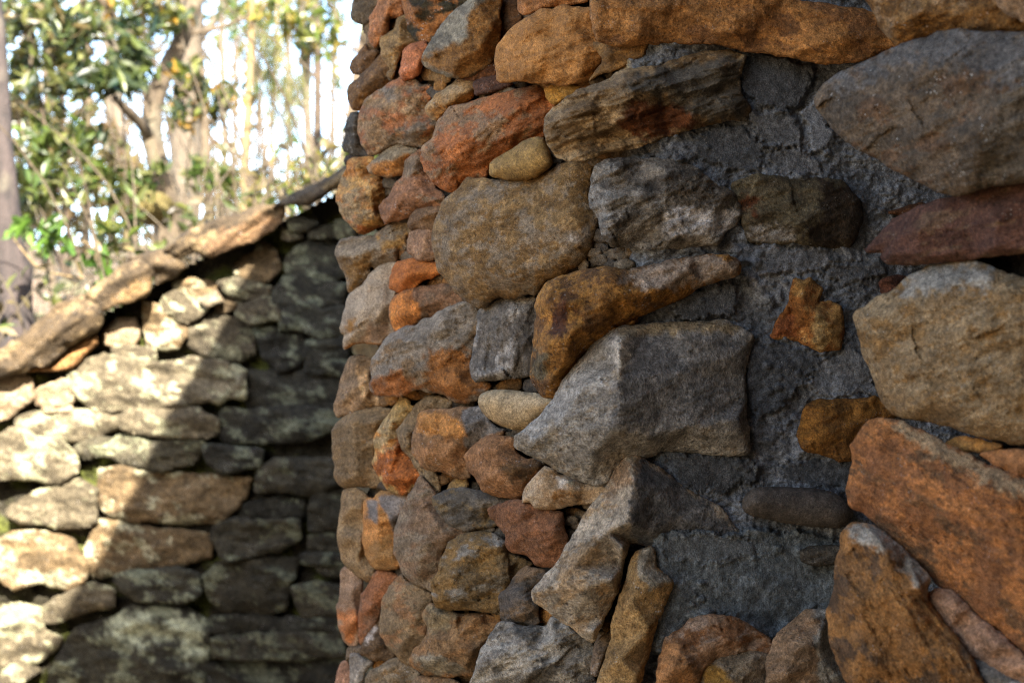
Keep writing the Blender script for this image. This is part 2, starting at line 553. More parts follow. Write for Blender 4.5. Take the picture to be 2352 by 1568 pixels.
# second course
ws('A1 490 565 410 650 380 720 310 800 295 860 330 905 420 945 480 905 590 830 610 740 660 650 520 640', 'A1 450 760 24 400 850 14', ((116, 82, 54), (90, 64, 44)), d=-3)
ws('A1 600 790 700 690 765 830 800 900 770 960 800 1020 830 1050 700 1170 520 1260 440 1340 410 1410 320 1412 280 1300 260 1180 300 1110 370 1040 430 945 520 870', 'A1 450 1110 36 620 960 32 330 1260 18 700 1000 30', ((132, 92, 56), (104, 74, 48)), d=-1)
ws('A1 930 1005 1050 1040 1120 1015 1165 1070 1210 1110 1300 1095 1340 1150 1335 1230 1290 1300 1240 1365 1320 1480 1395 1560 1385 1640 1345 1745 1240 1815 1210 1862 1060 1855 960 1845 880 1835 760 1890 600 1965 530 1975 455 1860 415 1750 395 1600 405 1480 465 1320 620 1190 820 1050', 'A1 880 1120 40 700 1400 54 900 1480 56 820 1700 44 980 1640 54 1130 1680 58 1310 1660 30 560 1720 36 1150 1250 34 1100 1500 36 470 1600 22 1080 1780 30', ((168, 102, 66), (150, 118, 88), (128, 112, 96)), d=1, rough=3.4, lab='broad salmon orange stone near the left edge')
ws('A1 1235 1370 1290 1300 1450 1160 1650 1030 1740 985 1885 1040 1890 1190 1860 1240 1790 1300 1500 1400 1415 1530 1330 1505 1260 1440', 'A1 1290 1370 18 1500 1365 38 1640 1265 42 1800 1160 36 1420 1290 26 1600 1150 26', ((168, 138, 104), (150, 112, 72)), (('A1 1240 1380 1500 1370 1660 1270 1880 1150 1880 1300 1400 1560', (160, 106, 56), 5),), d=2)
ws('A1 1715 1030 1790 960 1850 840 1960 775 2160 750 2160 975 1980 1005 1860 1040', '', ((104, 62, 38), (78, 46, 30)), d=0)
ws('A1 1875 1045 2060 970 2160 965 2170 1060 2360 1075 2300 1115 2060 1175 1880 1225', '', ((100, 66, 52), (78, 52, 42)), d=1, rough=1.6)
ws('Z1 790 742 1010 665 1120 650 1370 575 1440 600 1470 650 1530 710 1495 770 1470 850 1450 920 1400 935 1260 1003 1180 1045 1090 1112 1080 1185 930 1203 860 1285 820 1292 720 1232 650 1140 630 1060 640 980 700 930 710 890 740 830', 'Z1 680 970 38 860 985 76 980 920 80 1110 800 80 1250 720 66 1420 640 36 1100 960 64 1200 1000 42 830 1130 62 1300 860 62 790 860 40 980 760 44 1000 1080 40 700 1100 30', ((178, 104, 62), (150, 88, 54), (150, 116, 88)), d=4, rough=4.2, ang=-.5, lab='long rust orange stone with a broken ridge')
ws('Z1 1088 1140 1100 1090 1180 1042 1260 1000 1330 940 1440 915 1462 970 1500 1060 1502 1112 1450 1152 1380 1202 1240 1212 1150 1192 1095 1182', '', ((140, 110, 66), (118, 92, 58)), pebble=58, rough=1.0, rag=1.2, d=5, mat=M_SMOOTH, corner=.3, E=4, lab='smooth brown cobble wedged between larger stones')
ws('Z1 1455 600 1560 560 1700 570 1700 610 1590 660 1530 705 1470 660', '', ((186, 132, 62), (150, 116, 66)), d=-2)
ws('Z1 1640 1082 1540 1062 1470 965 1450 870 1468 790 1580 670 1680 608 1880 540 1990 470 Z2 480 345 600 288 800 262 905 296 870 380 866 470 890 520 920 560 905 625 760 632 680 655 500 702 420 742 350 762 150 792 60 832 10 842', 'Z2 20 600 66 130 480 54 260 620 62 250 440 58 640 560 52 700 440 34 600 650 36 430 390 40 120 700 56 400 700 38 800 580 24', ((160, 134, 102), (120, 100, 78), (104, 82, 58)), (('Z2 270 540 420 530 610 545 680 650 430 720 300 715 230 620', (92, 50, 28), 12), ('Z2 250 440 480 340 900 290 930 640 640 620 600 545 430 520', (84, 80, 74), 14)), d=3, rough=6.5, ang=-.3, stretch=3.4, R=20, hinge=(1450, .25), lab='craggy layered gneiss stone, tan at left and dark at right')
# the big boulder and its neighbours
ws('Z1 860 1290 920 1202 960 1192 1140 1212 1380 1202 1500 1132 1720 1062 1792 1092 1775 1200 1762 1330 1800 1450 Z3 1825 80 1805 170 1765 330 1640 440 1520 482 1440 512 1412 605 1330 592 1230 622 1130 612 1030 695 985 682 900 612 800 500 740 420 720 330 703 220 708 140 748 40 775 -20', 'Z3 900 60 74 1300 200 92 1650 100 78 1000 420 76 1500 420 62 1720 260 56 1100 -100 56 1500 -180 50 1180 560 46 1300 520 56 820 250 56', ((150, 118, 80), (132, 116, 98), (122, 92, 58)), (('Z3 1630 240 1760 130 1790 170 1690 290', (176, 166, 156), 9),), d=5, rough=2.6, R=42, E=34, sm=8, stretch=1.6, corner=.28, chip=.45, lab='biggest rounded tan boulder, in the middle of the wall')
ws('Z2 95 920 120 868 160 838 330 828 545 833 640 880 720 950 830 1000 885 1100 850 1175 800 1205 765 1275 600 1295 440 1295 300 1290 200 1284 160 1244 140 1172 130 1120 92 1080 84 1010', 'Z2 200 900 52 480 890 44 170 1090 54 480 1100 40 220 1230 46 700 1220 36 750 1050 28 520 1230 44 620 950 30', ((152, 146, 136), (112, 106, 98), (92, 84, 76)), (('Z2 510 1065 700 1085 850 1095 830 1185 700 1262 460 1232', (176, 174, 176), 10), ('Z2 560 960 720 950 850 1040 700 1060 560 1060', (96, 82, 66), 12)), d=2, rough=4.2, k=.2, R=18, hinge=(1450, .12), sat=.6, lab='square grey stone with a whitish patch')
ws('Z2 820 965 960 908 1100 928 1300 928 1400 948 1490 1040 1508 1130 1492 1212 1430 1292 1300 1288 1200 1262 1000 1272 915 1252 890 1180 870 1060', '', ((104, 96, 78), (82, 74, 60)), (('Z2 1290 925 1520 1000 1520 1260 1300 1300 1210 1230 1300 1100', (56, 46, 38), 12), ('Z2 930 1180 1100 1180 1140 1260 940 1260', (150, 148, 146), 10), ('Z2 850 1040 960 1040 960 1130 880 1100', (90, 52, 34), 8)), d=2, k=1, rough=3.0, E=16, R=20)
ws('A2 240 0 250 -30 300 -130 410 -150 410 120 430 260 480 340 530 420 380 412 280 372 230 342 212 280 228 200 250 150 222 90', 'A2 340 -40 26 330 90 18 340 180 28 350 290 24', ((92, 84, 74), (68, 62, 55)), d=-4, ang=.15, stretch=4, rough=4)
ws('A2 260 410 380 412 520 415 600 440 430 470 280 490 238 525 232 480', '', ((74, 56, 44), (56, 44, 36)), d=-6)
ws('A2 255 500 330 455 450 450 590 440 560 490 510 570 570 640 650 680 710 760 755 850 730 960 705 1050 660 1100 690 1180 755 1292 690 1315 560 1372 470 1415 400 1392 330 1322 220 1222 160 1122 128 1010 122 925 160 820 200 680 245 600', 'A2 420 700 54 560 900 58 350 950 52 600 1190 50 650 1265 36 300 1150 40 450 1330 30 250 900 38 620 760 38', ((200, 150, 92), (176, 112, 60), (150, 124, 92)), (('A2 200 1210 350 1230 520 1325 760 1290 560 1400 400 1420 180 1200', (170, 96, 52), 7),), d=1, rough=5, R=22, lab='pitted yellow orange stone jutting at the left edge')
ws('A2 510 565 560 510 680 410 780 330 850 260 900 250 1000 290 1150 330 1140 362 1080 422 1000 482 990 560 962 662 820 675 700 682 600 662 540 632', 'A2 560 560 16 720 470 36 860 440 42 1030 410 32 800 590 20 900 340 22', ((146, 128, 104), (122, 108, 88)), (('A2 500 560 700 482 860 450 1060 405 1040 500 980 690 600 690', (164, 104, 54), 5),), d=2, rough=2.2)
ws('A2 990 490 1060 420 1190 330 1240 320 1230 450 1205 520 1240 640 1350 730 1385 790 1330 830 1450 880 1490 960 1470 1060 1300 1105 1100 1135 1040 1190 920 1215 750 1290 690 1180 655 1085 720 1000 800 900 860 790 960 690 990 580', 'A2 1080 700 44 1060 850 48 900 950 44 1250 900 40 850 1120 44 1130 1050 20 1100 480 30 1330 960 36', ((162, 110, 80), (140, 96, 70), (134, 112, 92)), d=1, rough=4.6)
ws('A2 1030 1262 1060 1182 1120 1110 1220 1100 1350 1085 1470 1070 1480 1130 1400 1230 1350 1345 1280 1395 1140 1345 1050 1365 1028 1300', 'A2 1090 1260 18 1200 1190 38 1370 1150 36 1200 1280 20', ((140, 106, 78), (116, 86, 62)), d=2)
ws('A3 1060 40 1120 0 1345 -25 1360 100 1360 200 1400 290 1365 392 1260 402 1150 392 1100 332 1008 262 1028 160', 'A3 1150 100 28 1210 280 28 1250 60 30', ((160, 120, 94), (140, 108, 84)), d=2, rough=1.6)
ws('A3 640 40 760 -40 900 -85 1030 -95 1060 0 1045 60 1010 250 900 300 885 412 680 452 590 478 552 440 505 520 490 640 420 720 300 805 278 780 268 640 220 540 150 420 108 320 128 220 160 130 330 110 580 100', 'A3 170 355 30 320 345 54 560 255 52 650 340 44 850 285 38 380 560 30 950 130 12 700 150 32 300 700 20', ((152, 134, 112), (124, 108, 90)), (('A3 110 360 170 375 330 355 600 262 510 520 280 800 200 540', (124, 92, 56), 6), ('A3 700 100 960 80 900 250 720 210', (170, 124, 70), 12)), d=1, rough=3.6)
ws('A3 640 480 760 430 880 420 850 500 820 600 805 740 880 800 850 900 810 1050 800 1160 835 1280 870 1335 760 1355 690 1475 450 1432 330 1442 195 1515 185 1480 225 1340 185 1330 165 1280 208 1150 240 950 280 840 350 780 440 720 530 580', 'A3 500 700 36 450 1000 44 700 1000 32 370 1280 44 600 1220 38 280 1400 26 300 1000 30 720 700 20', ((166, 148, 128), (150, 134, 116)), (('A3 190 1500 330 1435 690 1465 690 1530 180 1540', (160, 100, 46), 4), ('A3 250 1160 360 1150 350 1250 300 1312 250 1282', (150, 104, 54), 5), ('A3 360 1330 600 1220 760 1160 860 1330 700 1400 450 1430', (140, 112, 90), 9)), d=2, rough=1.6, lab='flat pinkish grey stone with a rusty spot')
ws('A3 825 490 880 430 1000 400 1080 380 1150 390 1260 420 1400 430 1420 500 1440 560 1330 612 1200 645 1060 755 940 815 880 802 798 740 805 600', 'A3 1010 480 42 960 650 44 1200 560 34 1350 540 12 860 650 26', ((186, 104, 50), (160, 88, 44)), d=3, rough=1.5)
ws('A3 880 840 980 780 1100 750 1250 718 1480 705 1570 720 1700 820 1800 910 1600 992 1430 1055 1340 1125 1190 1170 1100 1235 960 1265 890 1315 840 1295 800 1140 795 1000 820 900', 'A3 980 840 36 1090 880 44 1160 1000 48 1190 1130 36 900 1100 40 1400 900 32 1020 1100 44', ((144, 104, 78), (118, 92, 72)), (('A3 800 870 980 785 1100 755 1112 900 1170 1000 1192 1140 1000 1270 880 1330 790 1120', (196, 116, 58), 4),), d=2, rough=1.8, lab='stone with a bright orange left end')
ws('A3 870 1322 970 1260 1120 1218 1190 1165 1330 1125 1400 1055 1600 985 1815 905 1900 1010 1915 1150 1905 1270 1860 1450 A4 1815 120 1825 300 1835 380 1900 450 2090 525 1990 625 1900 702 1720 755 1560 705 1500 642 1380 622 1300 602 1180 572 1060 582 900 672 740 642 570 622 530 520 558 420 548 300 560 180 640 80 720 -30 800 -100', 'A4 800 -50 58 1250 -50 64 1350 -220 62 700 350 44 1000 350 60 1250 350 66 1200 480 54 1500 200 66 1650 450 64 1520 560 52 1750 -40 34 620 250 26 1800 580 38', ((150, 138, 124), (122, 112, 100), (134, 110, 86)), (('A4 1280 90 1450 40 1700 70 1815 150 1845 400 2100 530 1750 770 1500 660 1300 570 1250 400', (158, 100, 56), 9), ('A4 580 500 740 415 800 345 1000 375 1180 570 900 690 560 640', (164, 98, 56), 8)), d=3, rough=3.4, lab='long grey stone with rusty lower edges')
ws('Z3 1008 722 1030 690 1090 650 1150 618 1240 616 1400 628 1410 700 1395 900 1378 1060 1362 1155 1250 1165 1010 1185 972 1152 958 1080 978 960 1000 850', 'Z3 1180 720 46 1225 900 58 1245 1050 56 1195 1000 46 1040 1160 40 1060 850 36 1340 900 34 1330 700 38 1240 1110 40', ((122, 114, 104), (90, 82, 74), (160, 154, 146)), d=2, rough=3.2, ang=-1.4, sat=.65, lab='dark grey block with a pale broken lip')
ws('Z3 1410 602 1440 560 1560 490 1700 450 1870 408 1940 428 2040 440 Z4 280 128 380 108 620 58 800 52 862 88 868 152 800 172 680 202 620 232 580 272 490 302 360 362 200 425 Z3 2100 775 1950 835 1830 885 1700 1005 1650 1095 1580 1235 1540 1295 1450 1295 1400 1235 1358 1160 1368 1070 1388 950 1398 750', 'Z3 1460 620 64 1900 480 60 1980 600 78 1640 850 92 1480 950 84 1500 1180 52 2250 560 58 1800 700 90 1420 1150 24 1600 1050 70 Z4 600 120 42 780 110 30', ((164, 112, 56), (132, 88, 44), (108, 72, 40)), (('Z3 1540 660 1640 600 1650 750 1570 890 1480 860', (78, 42, 24), 12), ('Z4 280 125 620 50 880 60 870 165 620 205 460 235 330 222 250 180', (156, 138, 124), 9), ('Z3 1390 980 1480 1000 1500 1150 1430 1180 1370 1120', (104, 92, 70), 9)), d=5, k=.3, rough=2.6, R=22, E=24, hinge=(1380, .26), lab='golden brown L-shaped stone reaching into the mortar')
ws('Z4 190 450 280 420 420 408 540 402 640 398 800 386 862 428 932 468 915 560 884 690 905 800 892 900 914 950 914 1092 600 1075 480 1064 440 1084 350 1104 260 1104 200 1174 175 1245 80 1240 0 1205 -60 1184 -130 1134 -200 1094 -250 1084 -304 1044 -302 1000 -250 948 -170 878 -100 798 -30 678 40 588 100 518', 'Z4 240 480 90 230 700 112 235 850 120 216 960 112 400 1000 80 640 935 72 862 900 54 600 650 64 860 560 30 -100 950 62 100 1090 62 60 720 84 -200 1020 40 600 460 50', ((166, 163, 156), (134, 131, 125), (146, 132, 112)), (('Z4 238 500 420 420 930 440 925 940 640 930 400 985 215 950', (116, 117, 119), 18), ('Z4 215 460 300 480 270 640 225 660', (196, 190, 180), 9), ('Z4 200 430 640 390 870 410 860 445 500 450 250 480', (150, 128, 92), 8)), d=3, k=.15, chip=.4, rough=1.9, R=10, E=9, sm=.8, hinge=(1425, .24), sat=.75, lab='large angular grey boulder with a pale left face and a shade-tinted right face')  # right face patch: partly darker rock, partly shade put into the colour
ws('Z5 1720 263 1650 330 1600 450 1480 600 1400 730 1340 830 1290 920 1200 1010 1178 1040 1188 1090 1280 1162 1400 1242 1500 1322 1532 1335 1580 1205 1655 1060 1692 900 1722 800 Z6 290 685 400 705 480 705 560 722 700 742 910 695 835 600 770 515 640 445 560 388 480 328 395 278 345 243', 'Z5 1735 310 60 1748 400 92 1715 650 116 1700 800 108 1640 980 98 1530 1270 60 1480 1020 84 1250 1030 30 1400 900 66 1600 700 80 Z6 400 640 56 560 560 40 800 650 14 420 400 60', ((182, 166, 144), (160, 146, 128), (172, 138, 98)), (('Z6 322 235 320 350 285 560 285 700 600 740 930 710 640 430', (106, 108, 111), 12), ('Z5 1640 330 1740 280 1740 420 1600 520', (150, 116, 84), 10)), d=3, k=.1, chip=.35, rough=1.7, R=8, E=7, sm=.8, hinge=(1460, .36), sat=.8, lab='pale pyramid-shaped stone with a dark grey, shade-tinted right face')  # dark right face mixes grey rock with painted shade
ws('Z6 400 703 422 760 432 830 520 890 480 1000 450 1082 410 1182 380 1302 345 1480 120 1480 138 1380 198 1232 200 1132 240 980 280 880 298 800 340 740', 'Z6 380 770 24 345 840 46 300 1000 54 240 1300 54 440 900 42 390 1150 42 330 1400 44', ((174, 138, 94), (150, 120, 84)), (('Z6 325 752 415 700 440 835 520 890 400 945 330 840', (152, 146, 134), 5),), d=5, k=.2, chip=.35, rough=1.6, R=8, E=9, lab='tall leaning tan slab at the bottom')
ws('A7 1330 1050 1530 870 1540 1060 1450 1160 1380 1350 1340 1490 1265 1430 1295 1250', '', ((128, 110, 96), (104, 92, 82)), d=1, k=.3)
ws('Z5 985 1215 1050 1220 1100 1240 1250 1250 1290 1180 1400 1250 1520 1340 1545 1400 1520 1520 1570 1620 815 1620 838 1490 880 1380 930 1290', 'Z5 1090 1270 44 1300 1300 48 1000 1400 64 1300 1480 70 1480 1450 30 920 1560 40 1150 1420 66', ((178, 170, 154), (132, 124, 112), (104, 98, 88)), (('Z5 1310 1220 1520 1330 1540 1420 1440 1420 1300 1330', (130, 120, 104), 8),), d=4, k=.4, rough=5, sat=.7, lab='pale whitish rock at the bottom edge')
ws('A7 258 240 340 158 450 78 600 108 700 130 702 200 640 260 560 330 550 450 600 560 592 700 612 782 540 832 430 802 330 792 200 782 108 742 118 650 108 600 114 480 178 380 236 300', 'A7 400 220 40 300 450 48 450 550 46 350 700 36 200 620 28 420 360 42', ((110, 100, 92), (84, 78, 72), (128, 104, 82)), d=3, rough=4.2)
ws('Z5 928 570 970 543 1080 513 1140 520 1200 572 1340 582 1352 622 1362 700 1382 780 1342 852 1322 892 1250 903 1190 884 1140 834 1050 814 1028 770 1030 720 980 662 942 612', 'Z5 1100 600 42 1150 700 48 1300 680 42 1250 850 30 1060 760 28', ((146, 94, 66), (122, 82, 60)), d=4, rough=2.4, lab='brown triangular stone')
ws('Z5 1250 322 1290 332 1330 372 1420 392 1470 432 1560 442 1610 445 1565 522 1450 535 1350 565 1250 568 1190 562 1170 524 1118 524 1138 450 1190 388 1222 350', 'Z5 1230 400 34 1380 400 46 1300 470 46 1420 520 28 1180 480 22', ((178, 156, 132), (150, 122, 94)), (('Z5 1300 390 1450 380 1440 450 1330 440', (206, 198, 190), 7), ('Z5 1300 460 1420 480 1330 540 1260 520', (130, 88, 50), 8)), d=3, rough=3)
ws('Z5 600 503 640 488 690 458 830 453 1000 500 1110 510 1060 522 970 548 930 582 985 665 900 668 800 694 740 674 690 644 640 594 612 562', 'Z5 700 510 32 800 560 30 850 510 38 650 540 22 900 600 24', ((108, 102, 94), (80, 76, 70), (116, 98, 72)), d=3, rough=4)
ws('A5 1200 215 1260 300 1330 400 1395 490 1340 560 1390 640 1500 720 1620 830 1700 900 1760 970 1650 1005 1580 1050 1480 1180 1450 1310 1390 1410 1440 1568 1330 1700 1180 1620 1110 1585 1000 1500 950 1400 910 1300 858 1200 848 1050 853 890 950 690 1030 480 1100 370 1175 240', 'A5 1150 500 36 1000 850 46 1350 800 58 1200 1100 58 950 1150 34 1150 1450 42 1500 950 46 1250 620 42 1600 950 26', ((148, 118, 96), (130, 106, 86), (138, 122, 104)), d=2, rough=2.4, lab='large mauve diamond-shaped stone')
ws('Z5 688 770 780 718 830 698 880 703 960 718 1020 760 1050 812 1100 842 1175 882 1150 922 1060 965 1030 1035 1000 1085 992 1165 900 1155 800 1135 700 1145 618 1122 598 1060 598 990 640 940 660 860', 'Z5 830 755 48 1000 800 46 760 900 54 1000 950 56 800 1080 42 670 1050 40 900 1000 60', ((140, 108, 68), (108, 88, 62), (134, 128, 118)), d=4, rough=5, lab='coarse brown stone with a silvery top')
# lower left columns
ws('A4 60 1090 80 1040 200 930 380 850 520 820 800 810 825 850 750 950 660 1080 612 1200 622 1350 602 1460 590 1568 A5 590 80 640 160 700 290 715 345 480 355 380 345 220 365 150 322 98 240 88 100 70 -100', 'A4 300 1000 46 600 1000 36 350 1350 52 600 1250 30 A5 360 250 42 170 260 34', ((150, 122, 90), (128, 106, 80)), d=0, rough=2, lab='blocky tan stone at the left edge')
ws('A4 290 160 400 130 560 180 570 250 540 310 565 520 565 650 645 690 705 740 712 802 600 785 520 805 340 862 210 912 130 942 98 870 93 750 168 600 188 450 248 280', 'A4 340 300 42 390 500 46 480 700 48 530 600 32 200 700 32 300 600 38', ((156, 124, 94), (132, 108, 84)), (('A4 340 240 480 280 545 520 570 660 715 740 610 800 500 812 440 690 390 490', (200, 160, 120), 4),), d=-1, rough=2)
ws('A4 860 780 930 665 1020 690 1030 800 1110 800 1095 870 1060 900 965 1030 915 1085 925 1220 965 1350 1060 1460 1110 1560 A5 1210 215 1120 310 1050 405 950 446 870 426 780 374 690 274 618 142 585 60 A4 612 1350 605 1200 645 1080 740 960', 'A4 770 1080 42 880 1300 52 750 1300 46 900 900 36 A5 900 250 52 780 250 42 1050 250 40', ((206, 172, 118), (176, 150, 112), (196, 130, 70)), (('A4 600 1390 820 1340 900 1200 965 1350 1120 1500 A5 1220 220 950 470 590 130', (178, 98, 52), 7),), d=2, rough=3.4, lab='yellow and orange rounded stone')
ws('A4 1090 862 1140 760 1260 680 1380 658 1500 680 1590 740 1570 810 1440 840 1230 870 1180 930 1135 1060 1105 1200 1095 1350 1135 1480 1195 1568 A5 1285 100 1385 200 1428 330 1405 475 1368 475 1325 380 1215 220 1125 60 1085 -20 A4 955 1350 912 1220 900 1090 955 1030 1045 900', 'A4 1300 750 32 1000 1100 42 1040 1300 42 1000 1220 36 A5 1300 250 26 1200 80 30', ((160, 134, 102), (136, 114, 88)), d=1, rough=1.8)
ws('A4 1160 900 1230 860 1440 838 1560 818 1660 798 1800 808 1930 798 1960 850 2060 980 2160 1060 2250 1080 2240 1145 2100 1165 1950 1205 1860 1290 1790 1370 1760 1460 1770 1568 A5 1775 120 1810 235 1720 235 1640 225 1500 165 1300 125 1200 105 1130 -20 A4 1095 1400 1095 1250 1125 1060', 'A4 1200 960 52 1600 900 52 1700 1000 54 1760 1130 54 1450 1180 58 1700 1220 52 1250 1400 52 1920 980 28 1180 1250 34 1500 1450 54', ((162, 114, 78), (136, 102, 74)), (('A4 1690 940 1720 830 1920 790 2270 1080 1950 1215 1780 1350 1735 1220 1772 1130 1740 1020', (130, 126, 122), 4), ('A4 1170 880 1460 880 1690 960 1755 1150 1650 1220 1450 1200 1150 1120', (188, 126, 72), 5)), d=3, rough=2, lab='orange stone with a blue-grey right end')
ws('Z5 828 220 868 173 950 148 1085 170 1078 232 1122 282 1212 302 1235 332 1150 424 1132 494 1080 508 980 494 890 454 848 392 800 342 783 262', 'Z5 900 220 48 1000 280 58 1060 330 52 900 370 52 1050 430 40 1150 330 30', ((166, 118, 84), (138, 96, 66)), (('Z5 1000 330 1120 290 1240 310 1130 430 1020 400', (96, 70, 46), 8),), d=4, rough=2.4, R=26, E=24)
ws('Z3 1013 1300 1050 1258 1150 1243 1290 1258 1450 1278 1540 1310 1525 1352 1460 1404 1400 1454 1330 1504 1200 1494 1090 1434 1028 1372', '', ((164, 144, 116), (146, 126, 98)), pebble=56, rough=.8, rag=1.0, d=5, mat=M_SMOOTH, corner=.3, E=4, lab='smooth pale oval cobble')
ws('A5 1500 440 1560 330 1660 240 1760 240 1790 330 1760 400 1600 410', '', ((196, 158, 100), (160, 130, 92)), d=0)
ws('A5 200 418 260 388 360 388 460 450 530 520 490 600 468 800 465 900 475 1200 505 1300 610 1400 605 1510 490 1548 435 1525 245 1355 185 1275 145 1130 115 1000 145 850 178 600', 'A5 300 600 42 440 620 42 250 1000 44 440 1100 48 490 1480 30 350 1330 42', ((166, 138, 104), (148, 122, 92)), d=0, rough=1.4, lab='smooth tan slab standing on end at the left edge')
ws('A5 620 465 680 428 800 418 1020 450 1040 480 970 680 860 880 855 1100 885 1250 930 1355 880 1395 720 1405 620 1395 555 1330 495 1200 465 1100 465 900 455 780 475 560 520 515 600 535', 'A5 640 520 32 640 800 48 800 800 46 650 1200 48 820 1250 30 860 600 14 560 800 34', ((188, 126, 74), (156, 114, 72)), (('A5 505 535 600 515 640 465 1060 450 850 900 760 730 640 520 630 830 490 760', (126, 120, 116), 4),), d=1, rough=1.8, lab='orange stone with jagged grey top')
ws('A6 205 90 300 108 430 230 448 280 428 420 415 650 405 900 375 1085 300 1098 195 1005 145 850 125 640 168 350', 'A6 300 400 36 300 800 42 370 680 36 220 700 28', ((154, 124, 102), (140, 112, 92)), (('A6 120 690 300 620 410 680 410 900 330 1110 140 890', (184, 112, 70), 8),), d=0, rough=1.6)
ws('A6 635 140 740 140 910 200 880 240 790 330 750 440 700 570 670 680 610 800 530 900 480 1050 440 1090 395 1000 405 700 445 480 555 260 600 190', 'A6 600 400 38 520 650 42 750 240 20', ((160, 100, 68), (132, 96, 76)), d=1, rough=2)
ws('A6 600 800 680 650 700 800 730 980 790 1080 870 1210 800 1270 600 1290 480 1240 430 1195 465 1080 515 920', 'A6 580 950 32 660 1100 32 560 1150 24', ((122, 96, 72), (98, 78, 60)), (('A6 500 950 610 800 620 880 560 1000 480 1090', (190, 180, 172), 5),), d=1)
ws('A6 940 175 1010 285 1110 285 1210 350 1320 420 1330 540 1290 600 1250 690 1270 800 1270 960 1190 1100 1090 1200 1070 1335 950 1295 865 1215 775 1085 695 935 675 780 675 600 735 440 795 330 880 240', 'A6 850 500 48 950 700 58 800 800 48 1000 1000 52 900 1160 36 1170 600 30 1100 850 44', ((150, 126, 98), (128, 108, 84), (158, 116, 84)), d=2, rough=2, lab='egg-shaped tan stone near the bottom')
ws('A6 1330 555 1440 600 1600 650 1700 700 1900 688 2000 678 2190 740 2200 800 2090 910 2030 1010 1960 1210 1890 1340 1860 1490 1700 1450 1570 1490 1400 1460 1230 1430 1080 1340 1062 1250 1112 1130 1175 1090 1255 980 1285 850 1235 780 1232 680', 'A6 1350 630 36 1650 730 58 1900 720 54 1300 1000 42 1620 1000 58 1850 1150 62 1400 1250 58 1150 1270 32 1750 1380 40 1580 760 38', ((164, 118, 80), (138, 106, 76)), (('A6 1060 1230 1300 1150 1500 1260 1780 1400 1700 1480 1200 1450', (140, 130, 112), 8), ('A6 1240 560 1440 590 1610 700 1600 900 1240 900', (142, 124, 96), 9)), d=3, rough=2.8)
ws('A6 250 1150 300 1085 430 1105 440 1205 385 1225 290 1240 245 1280', '', ((136, 118, 98), (112, 98, 84)), d=-1)
ws('A6 290 1215 385 1205 590 1300 510 1385 450 1485 385 1640 320 1640 275 1400', '', ((158, 152, 144), (136, 130, 122)), d=1, rough=1.6)
ws('A6 175 1290 250 1275 290 1390 345 1500 345 1660 80 1660 138 1450', '', ((174, 128, 106), (152, 112, 92)), d=0, rough=1.6)
ws('A6 555 1405 700 1340 870 1255 950 1300 1070 1345 1120 1405 1200 1465 1160 1680 480 1680 505 1500', '', ((146, 132, 112), (124, 108, 88), (136, 104, 70)), d=2)
ws('A6 1090 1525 1200 1480 1400 1500 1600 1530 1740 1600 1750 1700 1000 1700', '', ((150, 118, 90), (128, 106, 84)), d=3)
# stones showing in the recess
J = dict(k=1.0)
ws('Z4 1150 168 1200 190 1232 168 1295 230 1275 300 1340 288 1402 330 1412 460 1392 532 1300 556 1220 522 1160 492 1100 476 1028 482 1058 400 1128 300', 'Z4 1190 330 34 1172 430 4 1262 350 34 1285 500 30 1355 400 24 1200 220 18 1080 440 12 1310 320 6', ((150, 92, 48), (168, 126, 78)), (('Z4 1020 490 1060 380 1150 320 1160 480', (146, 82, 50), 6), ('Z4 1240 360 1300 340 1330 520 1270 540', (164, 134, 92), 6)), d=1, rough=2.4, lab='small jagged orange stone set in the mortar', **J)
ws('Z4 1215 830 1300 803 1450 803 1590 788 1700 880 1590 905 1545 965 1485 1005 1465 1115 1380 1115 1300 1085 1195 1065 1165 980 1195 900', 'Z4 1300 850 38 1500 840 36 1300 980 36 1420 1020 26 1480 910 22', ((142, 94, 44), (112, 74, 38)), d=2, rough=2.6, lab='ochre stone deep in the recess', **J)
ws('Z6 880 490 915 420 990 403 1150 408 1300 418 1385 450 1445 500 1460 560 1400 614 1330 608 1200 603 1000 563 905 543', '', ((88, 82, 78), (74, 69, 66)), pebble=56, rough=.8, rag=1.0, d=3, mat=M_SMOOTH, corner=.3, E=4, lab='smooth dark oval cobble in the recess', **J)
ws('Z6 475 1195 540 1158 620 1088 720 1066 850 1086 950 1148 1035 1210 1022 1275 900 1255 760 1290 690 1345 640 1450 600 1500 425 1500 448 1300', 'Z6 560 1240 52 620 1350 46 720 1130 30 850 1190 34 500 1400 40 740 1220 46', ((158, 122, 98), (140, 118, 104), (122, 82, 56)), (('Z6 470 1190 560 1250 625 1350 650 1500 400 1500', (160, 112, 76), 8),), d=7, k=.4, rough=3.4)
ws('Z6 690 1345 760 1285 900 1252 1030 1275 1040 1500 640 1500', 'Z6 760 1330 40 940 1310 34 800 1420 46', ((144, 130, 114), (120, 108, 92)), (('Z6 690 1345 770 1330 830 1440 820 1500 670 1500', (160, 120, 62), 8),), d=7, k=.4, rough=3)
ws('Z6 1058 1180 1170 1078 1260 1033 1330 1055 1350 1200 1390 1330 1450 1440 1470 1500 1015 1500 1010 1320', 'Z6 1250 1090 46 1150 1250 52 1300 1300 50 1100 1420 40 1290 1180 54', ((152, 124, 102), (134, 110, 90)), (('Z6 1270 1040 1340 1050 1440 1450 1290 1440 1270 1250', (150, 148, 142), 9),), d=12, k=.5, rough=2.6)
ws('Z6 1185 742 1240 713 1420 718 1420 800 1250 812 1195 785', '', ((92, 88, 82), (72, 69, 65)), d=3, rough=4, **J)
ws('Z4 1598 180 1720 155 1760 180 1720 240 1612 268', '', ((96, 58, 46), (78, 48, 40)), d=4, **J)
